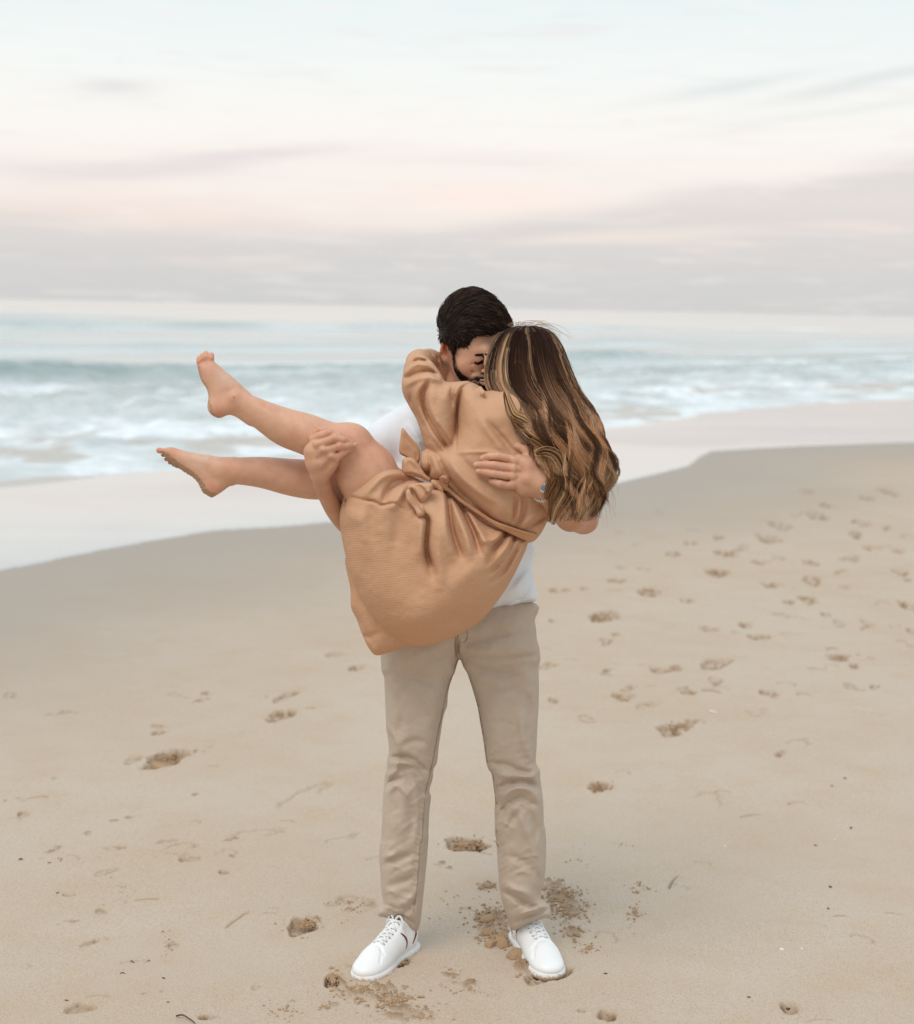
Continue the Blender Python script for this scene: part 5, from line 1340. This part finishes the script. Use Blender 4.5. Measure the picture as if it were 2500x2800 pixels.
vo = b.n('ShaderNodeTexVoronoi'); vo.inputs['Scale'].default_value = 34; b.put(vo.inputs['Vector'], tc)
c = b.mix(b.m('MULTIPLY', b.m('SUBTRACT', 1.0, b.smooth(vo.outputs['Distance'], 0.04, 0.075)), b.m('MULTIPLY', b.smooth(b.noise(tc, 3.1, 2), 0.5, 0.65), 0.6)), c, (0.20, 0.12, 0.07))
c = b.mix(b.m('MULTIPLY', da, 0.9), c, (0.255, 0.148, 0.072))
c = b.mix(b.m('MULTIPLY', wa, 0.85), c, (0.325, 0.272, 0.222))
nt.links.new(c, p.inputs['Base Color'])
b.put(p.inputs['Roughness'], b.m('SUBTRACT', 0.95, b.m('MULTIPLY', wa, 0.45)))
p.inputs['Specular IOR Level'].default_value = 0.25
bn = b.n('ShaderNodeBump'); bn.inputs['Strength'].default_value = 0.45; bn.inputs['Distance'].default_value = 0.0022
b.put(bn.inputs['Height'], b.m('MULTIPLY', b.noise(tc, 210.0, 4, 0.7), b.m('SUBTRACT', 1.0, b.m('MULTIPLY', wa, 0.8))))
bn2 = b.n('ShaderNodeBump'); bn2.inputs['Strength'].default_value = 0.35; bn2.inputs['Distance'].default_value = 0.008
b.put(bn2.inputs['Height'], b.m('MULTIPLY', b.noise(tc, 22.0, 5, 0.6), b.m('SUBTRACT', 1.0, wa))); nt.links.new(bn.outputs[0], bn2.inputs['Normal'])
nt.links.new(bn2.outputs[0], p.inputs['Normal'])
sand = mesh_obj('sand', V3, gridfaces(len(ys), len(cs)), M_SAND, attrs={'damp': damp.reshape(-1), 'wet': nearwet}); tag(sand, kind='structure')

# thin sheet of water running back over the wet sand
cw = np.linspace(-0.6, 0.6, 500)
yw = np.concatenate([np.linspace(5, 30, 420), np.geomspace(30.2, 90, 60)])
X, Y = fan(yw, cw); S_, T_ = st(X, Y)
e = S_ - wet_edge(T_) + 0.05 * fbm(X / 0.8, Y / 0.8, 3, 120)
Z = -0.05 * sstep(S_ - wet_edge(T_), 0.0, 4.0) + np.where(e > 0, 0.004 + 0.0015 * np.minimum(e, 1), -0.004 + 0.0 * e) - 0.5 * sstep(S_ - foam_edge(T_), 4, 8)
inside = (e > -0.15).reshape(len(yw), len(cw))
fc = gridfaces(len(yw), len(cw)); keep = inside.reshape(-1)[fc].all(1)
M_WASH = bpy.data.materials.new('wet_sheen'); M_WASH.use_nodes = True
nt = M_WASH.node_tree; b = NB(nt); p = nt.nodes['Principled BSDF']
tc = b.n('ShaderNodeTexCoord').outputs['Object']
mp_ = b.n('ShaderNodeMapping'); mp_.inputs['Rotation'].default_value = (0, 0, math.radians(-51.5)); mp_.inputs['Scale'].default_value = (0.25, 1.6, 1); b.put(mp_.inputs[0], tc)
f_ = b.noise(mp_.outputs[0], 0.8, 4, 0.5, 0.3)
c = b.mix(b.smooth(f_, 0.35, 0.7), (0.375, 0.345, 0.322), (0.46, 0.43, 0.405))
nt.links.new(c, p.inputs['Base Color'])
b.put(p.inputs['Roughness'], b.m('ADD', 0.06, b.m('MULTIPLY', b.smooth(f_, 0.4, 0.75), 0.10)))
p.inputs['IOR'].default_value = 1.38; p.inputs['Coat Weight'].default_value = 0.6; p.inputs['Coat IOR'].default_value = 1.4; p.inputs['Coat Roughness'].default_value = 0.05
bn = b.n('ShaderNodeBump'); bn.inputs['Strength'].default_value = 0.12; bn.inputs['Distance'].default_value = 0.01
b.put(bn.inputs['Height'], b.noise(mp_.outputs[0], 7.0, 3, 0.5)); nt.links.new(bn.outputs[0], p.inputs['Normal'])
vz = np.stack([X, Y, Z], -1).reshape(-1, 3)
used = np.unique(fc[keep]); rm = np.full(len(vz), -1); rm[used] = np.arange(len(used))
wash = mesh_obj('shallow_water', vz[used], rm[fc[keep]], M_WASH); tag(wash, kind='structure')

# the sea
cw = np.concatenate([np.linspace(-2.5, -0.45, 60)[:-1], np.linspace(-0.45, 0.45, 420), np.linspace(0.45, 2.5, 60)[1:]])
yw = np.concatenate([np.linspace(7, 60, 560), np.geomspace(60.3, 260, 200), np.geomspace(264, 9000, 60)])
X, Y = fan(yw, cw); S_, T_ = st(X, Y)
fe = foam_edge(T_)
d = S_ - fe
jag = 0.35 * fbm(T_ / 1.3, S_ / 3.0, 4, 130)
surf = -0.075 + 0.19 * sstep(d + jag, -0.6, 3.8)
def crest(s0, amp, wf, wb, tmod, seed, tl=18.0):
    c = s0 + 1.6 * fbm(T_ / 14.0, S_ * 0, 3, seed) * 2
    x = S_ - c
    pr = np.where(x < 0, np.exp(-(x / wf) ** 2), np.exp(-(x / wb) ** 2))
    m = np.clip(tmod(T_) if callable(tmod) else tmod + 2.2 * fbm(T_ / tl, S_ * 0 + 3.3, 3, seed + 5), 0.05, 1.2)
    return amp * pr * m, pr * m
h1, m1 = crest(24.6, 0.42, 0.8, 2.6, lambda t: 0.95 * np.exp(-((t - 15.5) / 7.5) ** 2) + 0.9 * np.exp(-((t - 39) / 4.0) ** 2) + 0.35 * np.exp(-((t - 27) / 4.0) ** 2) + 0.25 * fbm(t / 2.5, t * 0, 3, 77), 140, 6.0)
h2, m2 = crest(30.5, 0.26, 0.8, 3.0, 0.40, 150, 7.0)
h3, m3 = crest(38.0, 0.30, 1.0, 4.0, 0.35, 160, 10.0)
h4, m4 = crest(66.0, 0.6, 1.6, 6.0, 0.7, 170, 30.0)
h5, m5 = crest(95.0, 0.5, 2.5, 7.0, 0.6, 180, 30.0)
h6, m6 = crest(17.5, 0.16, 0.5, 1.5, 0.5, 190, 5.0)
h7, m7 = crest(52.0, 0.22, 1.6, 5.0, 0.3, 195, 16.0)
H_ = h1 + h2 + h3 + h4 + h5 + h6 + h7
turb = 0.30 * fbm(X / 0.6, Y / 0.6, 4, 131) * sstep(d, 0.8, 3.5) * (1 - sstep(S_, 20, 30)) + 0.10 * fbm(T_ / 4.0, S_ / 1.2, 4, 132) * sstep(d, 1, 6)
swell = 0.10 * np.sin(S_ * 0.42 + 2 * fbm(T_ / 30, S_ / 30, 2, 133)) * sstep(S_, 30, 60)
Z = np.where(d + jag > -0.6, surf + H_ + turb + swell * (1 - sstep(Y, 200, 500)), -0.075 + 0.0 * d)
fo = 0.95 * (1 - sstep(d, 2.5, 8.5)) * (0.70 + 2.2 * fbm(X / 0.9, Y / 0.9, 4, 134)) + sstep(fbm(T_ / 3.2, S_ / 0.9, 4, 135), 0.02, 0.22) * (1 - sstep(S_, 20, 30)) * 0.6
fo = np.maximum(fo, sstep(fbm(T_ / 6.0, S_ / 1.4, 4, 136), 0.06, 0.25) * (1 - sstep(S_, 60, 90)) * 0.42)
def froth(s0, a, wd, seed, tl): return a * np.exp(-((S_ - s0 - 1.6 * 2 * fbm(T_ / 14.0, S_ * 0, 3, seed)) / wd) ** 2) * sstep(fbm(T_ / tl, S_ * 0 + 7, 3, seed + 9), -0.12, 0.1)
fo = np.maximum(fo, froth(22.6, 0.9, 1.1, 140, 5.0)); fo = np.maximum(fo, froth(64.2, 0.75, 1.6, 170, 12.0)); fo = np.maximum(fo, froth(29.0, 0.6, 0.8, 150, 5.0)); fo = np.maximum(fo, froth(36.6, 0.5, 1.0, 160, 6.0))
face = np.clip(m1 * 0.9 + m4 * 0.55 + m2 * 0.35 + m3 * 0.3, 0, 0.9)
fo = np.clip(fo, 0, 1) * (0.93)
# stirred-up sand where the swash is thinnest
silt = np.clip(1.3 * sstep(fbm(T_ / 1.1, S_ / 0.6, 4, 137), 0.0, 0.16) * (1 - sstep(d, 1.5, 5.5)) * sstep(d, 0.1, 0.5), 0, 1)
M_SEA = bpy.data.materials.new('sea_water'); M_SEA.use_nodes = True
nt = M_SEA.node_tree; b = NB(nt); p = nt.nodes['Principled BSDF']
tc = b.n('ShaderNodeTexCoord').outputs['Object']
fa = b.n('ShaderNodeAttribute', attribute_name='foam').outputs['Fac']; si = b.n('ShaderNodeAttribute', attribute_name='silt').outputs['Fac']
mp_ = b.n('ShaderNodeMapping'); mp_.inputs['Rotation'].default_value = (0, 0, math.radians(-51.5)); mp_.inputs['Scale'].default_value = (0.5, 1.0, 1); b.put(mp_.inputs[0], tc)
c = b.mix(b.smooth(b.noise(mp_.outputs[0], 0.12, 4, 0.5), 0.35, 0.7), (0.37, 0.40, 0.385), (0.46, 0.485, 0.47))
c = b.mix(b.n('ShaderNodeAttribute', attribute_name='face').outputs['Fac'], c, (0.13, 0.215, 0.20))  # wave fronts darkened in colour for their weaker sky reflection
fx = b.m('MULTIPLY', fa, b.m('ADD', 0.55, b.m('MULTIPLY', b.smooth(b.noise(tc, 5.0, 4, 0.6), 0.3, 0.6), 0.45)), clamp=True)
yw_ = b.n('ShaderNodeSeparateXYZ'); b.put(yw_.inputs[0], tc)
c = b.mix(b.m('MULTIPLY', b.smooth(yw_.outputs[1], 75.0, 170.0), 0.8), c, (0.62, 0.535, 0.475))  # distant water tinted cream, the reflected warm sky put into its base colour
c = b.mix(fx, c, (0.80, 0.83, 0.84))
c = b.mix(b.m('MULTIPLY', si, 0.6), c, (0.42, 0.33, 0.25))
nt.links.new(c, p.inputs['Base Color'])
yy = b.n('ShaderNodeSeparateXYZ'); b.put(yy.inputs[0], tc)
b.put(p.inputs['Roughness'], b.m('ADD', b.m('ADD', 0.18, b.m('MULTIPLY', b.smooth(yy.outputs[1], 40.0, 160.0), 0.02)), b.m('MULTIPLY', fx, 0.45)))
p.inputs['IOR'].default_value = 1.33
bn = b.n('ShaderNodeBump'); bn.inputs['Strength'].default_value = 0.35; bn.inputs['Distance'].default_value = 0.06
b.put(bn.inputs['Height'], b.noise(mp_.outputs[0], 2.2, 5, 0.6)); nt.links.new(bn.outputs[0], p.inputs['Normal'])
vz = np.stack([X, Y, Z], -1).reshape(-1, 3)
fc = gridfaces(len(yw), len(cw)); keep = ((d + jag) > -0.7).reshape(-1)[fc].all(1)
used = np.unique(fc[keep]); rm = np.full(len(vz), -1); rm[used] = np.arange(len(used))
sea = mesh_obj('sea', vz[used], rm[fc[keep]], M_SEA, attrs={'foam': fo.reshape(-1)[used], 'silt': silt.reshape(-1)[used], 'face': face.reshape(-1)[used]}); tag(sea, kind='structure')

# ------------------------------------------------------------------ loose things on the sand
M_CLOD = mat('damp_sand_clod', (0.39, 0.25, 0.145), 0.95, 0.15, bump=[(230, 0.6, 0.002), (60, 0.5, 0.004)], var=[(30, 0.5, (0.29, 0.19, 0.11)), (400, 0.4, (0.50, 0.38, 0.26))])
def ico(sub=2):
    import bmesh
    bm = bmesh.new(); bmesh.ops.create_icosphere(bm, subdivisions=sub, radius=1.0)
    v = np.array([x.co[:] for x in bm.verts]); f = [[x.index for x in q.verts] for q in bm.faces]; bm.free(); return v, np.array(f)
IV3, IF3 = ico(4); IV1, IF1 = ico(1)
def rock(v, seed, amp=0.35, fl=1.0):
    q = np.random.RandomState(seed)
    o = v.copy()
    for k in range(9):       # broken faces
        n_ = q.normal(0, 1, 3); n_ /= np.linalg.norm(n_); h = q.uniform(0.5, 0.9); dd = o @ n_ - h
        o -= np.maximum(dd, 0)[:, None] * n_ * 0.9
    o *= (1 + amp * 0.5 * fbm(v[:, 0] * 3 + seed + v[:, 2], v[:, 1] * 3 + v[:, 2] * 2, 3, seed))[:, None]
    o[:, 2] *= fl
    return o
def clod(u, v_, hx, hy, hz, seed, label, turn=0, deep=0.0):
    c = G(u, v_); a = rock(IV3, seed) * (hx, hy, hz)
    ca, sa = math.cos(turn), math.sin(turn)
    a = np.stack([a[:, 0] * ca - a[:, 1] * sa, a[:, 0] * sa + a[:, 1] * ca, a[:, 2]], 1)
    o = mesh_obj('sand_clod', a, IF3, M_CLOD); o.location = (c[0], c[1], c[2] + hz * 0.2 - deep)
    tag(o, label, 'sand clod', 'broken clods of damp sand')
for a in [((1195, 785), .034, .030, .018, 3, 'flat pale clod of damp sand beside the toe of the right-hand white sneaker', .4),
          ((1125, 715), .024, .022, .020, 4, 'round cracked clod of damp sand behind the flat clod, between the two sneakers', .1),
          ((1060, 720), .022, .018, .015, 5, 'clod of damp sand at the left end of the broken sand between the sneakers', 1.0),
          ((1225, 830), .018, .018, .012, 6, 'small clod of damp sand touching the side of the right-hand sneaker', .8),
          ((1265, 790), .014, .016, .012, 7, 'little lump of sand wedged against the right-hand sneaker upper', .2),
          ((1035, 575), .024, .018, .014, 8, 'dark damp clod nearest the right trouser hem', .6),
          ((1035, 648), .020, .016, .013, 9, 'dark clod of sand just in front of the damp one by the trouser hem', .9),
          ((895, 122), .034, .038, .016, 10, 'large pale clod in the middle of the footprint between the trouser legs', .3),
          ((955, 105), .020, .024, .014, 11, 'second clod in the footprint between the trouser legs, right of the large one', .5),
          ((1010, 125), .024, .018, .010, 12, 'flat clod at the right end of the footprint between the trouser legs', 1.2),
          ((840, 135), .020, .018, .008, 13, 'low clod at the left end of the footprint between the trouser legs', 1.9)]:
    q2 = cE(a[0])[0]; clod(q2[0], q2[1], *a[1:], deep=0.015 if a[0][1] < 200 else 0.0)
for a in [((818, 690), .055, .06, .014, 21, 'broad smooth clod inside the deepest footprint on the left', .5), ((905, 672), .03, .034, .018, 22, 'angular clod at the right of the deepest footprint on the left', .2),
          ((860, 655), .026, .03, .016, 23, 'clod at the back edge of the deepest footprint on the left', .9)]:
    q2 = p5(a[0])[0]; clod(q2[0], q2[1], *a[1:], deep=0.02)
# crumbs kicked up round the shoes: far too many to count
q = np.random.RandomState(99); cv, cf_ = [], []; n0_ = 0
def crumbs(cx, cy, rx, ry, n, smin, smax, cf=cE, kk=0.467):
    global n0_
    for i in range(int(n * 1.7)):
        r_1 = abs(q.normal(0, 0.55)); an = q.uniform(0, 6.283)
        u, v_ = cf((cx + rx * r_1 * math.cos(an), cy + ry * r_1 * math.sin(an)))[0]
        c = G(u, v_); s = 0.75 * (smin + (smax - smin) * q.rand() ** 3)
        a = rock(IV1, q.randint(1e6), 0.3) * s * q.uniform(0.7, 1.3, 3); a[:, 2] *= 0.8
        cv.append(a + c + (0, 0, s * 0.45)); cf_.append(IF1 + n0_); n0_ += len(IV1)
for a in [(1460, 430, 150, 70, 420, .002, .009), (1520, 520, 130, 60, 300, .002, .009), (1530, 640, 90, 60, 140, .002, .009), (1060, 560, 120, 80, 420, .002, .010), (1100, 680, 110, 50, 240, .002, .011), (1040, 370, 70, 30, 90, .002, .007),
          (1250, 840, 50, 70, 160, .002, .009), (280, 990, 190, 60, 340, .002, .008), (480, 1040, 170, 70, 380, .002, .009), (600, 1130, 170, 50, 200, .002, .007), (130, 920, 40, 50, 120, .002, .010), (940, 980, 150, 60, 110, .0015, .005), (840, 890, 80, 40, 60, .0015, .006),
          (925, 125, 140, 40, 200, .002, .008), (90, 1080, 70, 22, 50, .002, .006), (0, 590, 60, 60, 90, .002, .006), (1620, 740, 90, 40, 50, .002, .007), (540, 820, 50, 20, 60, .002, .007), (230, 470, 120, 30, 40, .0015, .005), (880, 500, 300, 200, 40, .0015, .005), (1740, 1130, 60, 30, 30, .001, .004)]: crumbs(*a)
for a in [(450, 770, 60, 60, 46, .002, .008), (430, 900, 50, 70, 46, .002, .008), (150, 640, 90, 60, 14, .002, .005), (360, 560, 60, 30, 8, .002, .005), (400, 990, 40, 60, 14, .0015, .004)]: crumbs(*a, cf=p4)
for a in [(830, 680, 110, 30, 60, .003, .010), (1500, 1510, 80, 30, 90, .002, .006), (1750, 1440, 90, 50, 30, .0015, .005), (300, 1180, 30, 10, 6, .002, .004), (600, 1320, 120, 60, 16, .0015, .003), (840, 1600, 40, 120, 20, .0015, .004), (1430, 1940, 120, 60, 60, .002, .006)]: crumbs(*a, cf=p5)
for a in [(285, 700, 70, 20, 30, .004, .010), (515, 577, 60, 18, 24, .004, .011), (840, 483, 55, 14, 20, .004, .011), (640, 1250, 70, 24, 30, .003, .010), (250, 1542, 60, 26, 30, .002, .006), (1450, 905, 60, 14, 20, .003, .009)]: crumbs(*a, cf=p3)
o = mesh_obj('sand_crumbs', np.concatenate(cv), np.concatenate(cf_), M_CLOD, smooth=False)
tag(o, 'loose crumbs of damp brown sand kicked up around the shoes and footprints', 'sand crumbs', kind='stuff')
# bits of shell
M_SHELL = mat('white_shell', (0.82, 0.82, 0.80), 0.35, 0.5, bump=[(300, 0.2, 0.001)])
def shell(cf, xy, sx, sy, turn, label):
    u, v_ = cf(xy)[0]; c = G(u, v_)
    th = np.linspace(0, np.pi, 9); ph = np.linspace(0, 2 * np.pi, 20, endpoint=False); vv_, ff_ = [], []
    for i, t_ in enumerate(th):
        for p_ in ph:
            rib_ = 1 + 0.06 * math.cos(p_ * 9)
            vv_.append((sx * math.sin(t_) * math.cos(p_) * rib_ * (1.2 if math.cos(p_) > 0 else 0.8), sy * math.sin(t_) * math.sin(p_) * rib_, (0.4 * sy) * math.cos(t_)))
    for i in range(8):
        for j in range(20): ff_.append((i * 20 + j, (i + 1) * 20 + j, (i + 1) * 20 + (j + 1) % 20, i * 20 + (j + 1) % 20))
    o = mesh_obj('shell_fragment', np.array(vv_), ff_, M_SHELL); o.location = (c[0], c[1], c[2] + 0.25 * sy); o.rotation_euler = (0, 0.15, turn)
    tag(o, label, 'shell', 'bits of white shell on the sand')
shell(p4, (1160, 1085), .0065, .0045, .1, 'small white shell bit lying right of the sneakers, the larger of a pair')
shell(p4, (1262, 1081), .0036, .003, .4, 'tiny white shell bit just right of the larger one of the pair')
shell(p4, (1422, 537), .007, .0022, .5, 'thin white shell sliver on the sand at far right')
shell(p4, (878, 570), .006, .0022, .6, 'thin pale shell sliver above the crescent-shaped dent')
shell(p3, (815, 1176), .016, .006, -.1, 'wavy white shell piece behind the broken footprint on the right')
# dark specks of weed
M_WEED = mat('dried_weed', (0.11, 0.075, 0.05), 0.9, 0.2, bump=[(200, 0.4, 0.001)])
def speck(cf, xy, lx, r, turn, label=None):
    u, v_ = cf(xy)[0]; c = G(u, v_)
    n_ = 6; pts = [(lx * (k / (n_ - 1) - 0.5), 0.25 * lx * math.sin(k * 1.1 + lx * 900), 0) for k in range(n_)]
    rr = [r * 0.75 * (0.5 + 0.5 * math.sin(0.6 + k * 0.5)) for k in range(n_)]
    vq, fq, _ = tubes(np.array(pts)[None], np.array(rr)[None], 6)
    o = mesh_obj('weed_scrap', vq, fq, M_WEED); o.location = (c[0], c[1], c[2] + r * 0.8); o.rotation_euler = (0, 0, turn)
    tag(o, label or 'tiny dark scrap of dried weed lying on the bare sand', 'weed scrap', 'dark scraps of weed on the sand')
for xy, lx, r, tn, lb in [
    ((660, 1694), .014, .0018, -.3, 'dark comma-shaped scrap of weed, longest of the cluster left of the left sneaker'), ((742, 1688), .005, .0018, .2, 'tiny dark dot of weed just right of the comma-shaped scrap'),
    ((612, 1750), .013, .0014, 0, 'thin flat dark scrap of weed below left of the comma-shaped one'), ((815, 1776), .008, .0022, 0, 'thick brown scrap of weed nearest the left sneaker toe'),
    ((332, 1885), .010, .0016, -.6, 'dark slanting scrap of weed above the soft dent in the lower left corner'), ((288, 1350), .010, .0018, .5, 'dark scrap of weed standing out on bare sand at mid left'),
    ((246, 1200), .010, .0016, 0, 'flat dark scrap of weed beside the row of sand crumbs at left'), ((105, 1184), .012, .0028, 0, 'thick brown scrap of weed closest to the left edge of the sand'), ((838, 1896), .006, .002, 0, 'dark dot of weed between the twig and the left sneaker')]: speck(p5, xy, lx, r, tn, lb)
for xy, lx, r, tn, lb in [
    ((1403, 777), .008, .0036, 0, 'round dark speck of weed, the darkest on the sand at right'), ((1392, 884), .010, .0028, .8, 'oval dark scrap of weed just below the darkest speck at right'), ((1330, 568), .009, .002, 0, 'flat dark scrap of weed left of the white shell sliver'),
    ((1476, 234), .009, .003, 0, 'round dark speck of weed, uppermost on the right-hand sand'), ((1411, 272), .008, .0024, 0, 'small dark speck of weed left of the uppermost one'), ((1506, 482), .009, .0034, .9, 'brown upright scrap of weed right of the shell sliver'),
    ((998, 1326), .007, .0026, .2, 'reddish brown scrap of weed left of the hole near the lower edge'), ((285, 1208), .008, .0026, .7, 'reddish scrap of weed right of the right sneaker toe'), ((1194, 1386), .009, .004, 0, 'dark scrap of weed lying in the hole near the lower edge')]: speck(p4, xy, lx, r, tn, lb)
# the twig at the lower edge
u_, v__ = p5((878, 1974))[0]; a0 = G(u_, v__); u2, v2 = p5((960, 2004))[0]; a1 = G(u2, v2)
tw = [a0 + (0, 0, .006), a0 * .6 + a1 * .4 + (0, 0.004, .012), a1 + (0, 0, .008), a1 + (a1 - a0) * .15 + (0, 0, .004)]
tp_ = np.array([x - a0 for x in tw]); vq, fq, _ = tubes(catmull(tp_, 5)[None], np.linspace(.0024, .0010, 16)[None], 7)
o = mesh_obj('twig', vq, fq, M_WEED); o.location = tuple(a0); tag(o, 'short dark twig lying on the sand at the lower edge', 'twig')
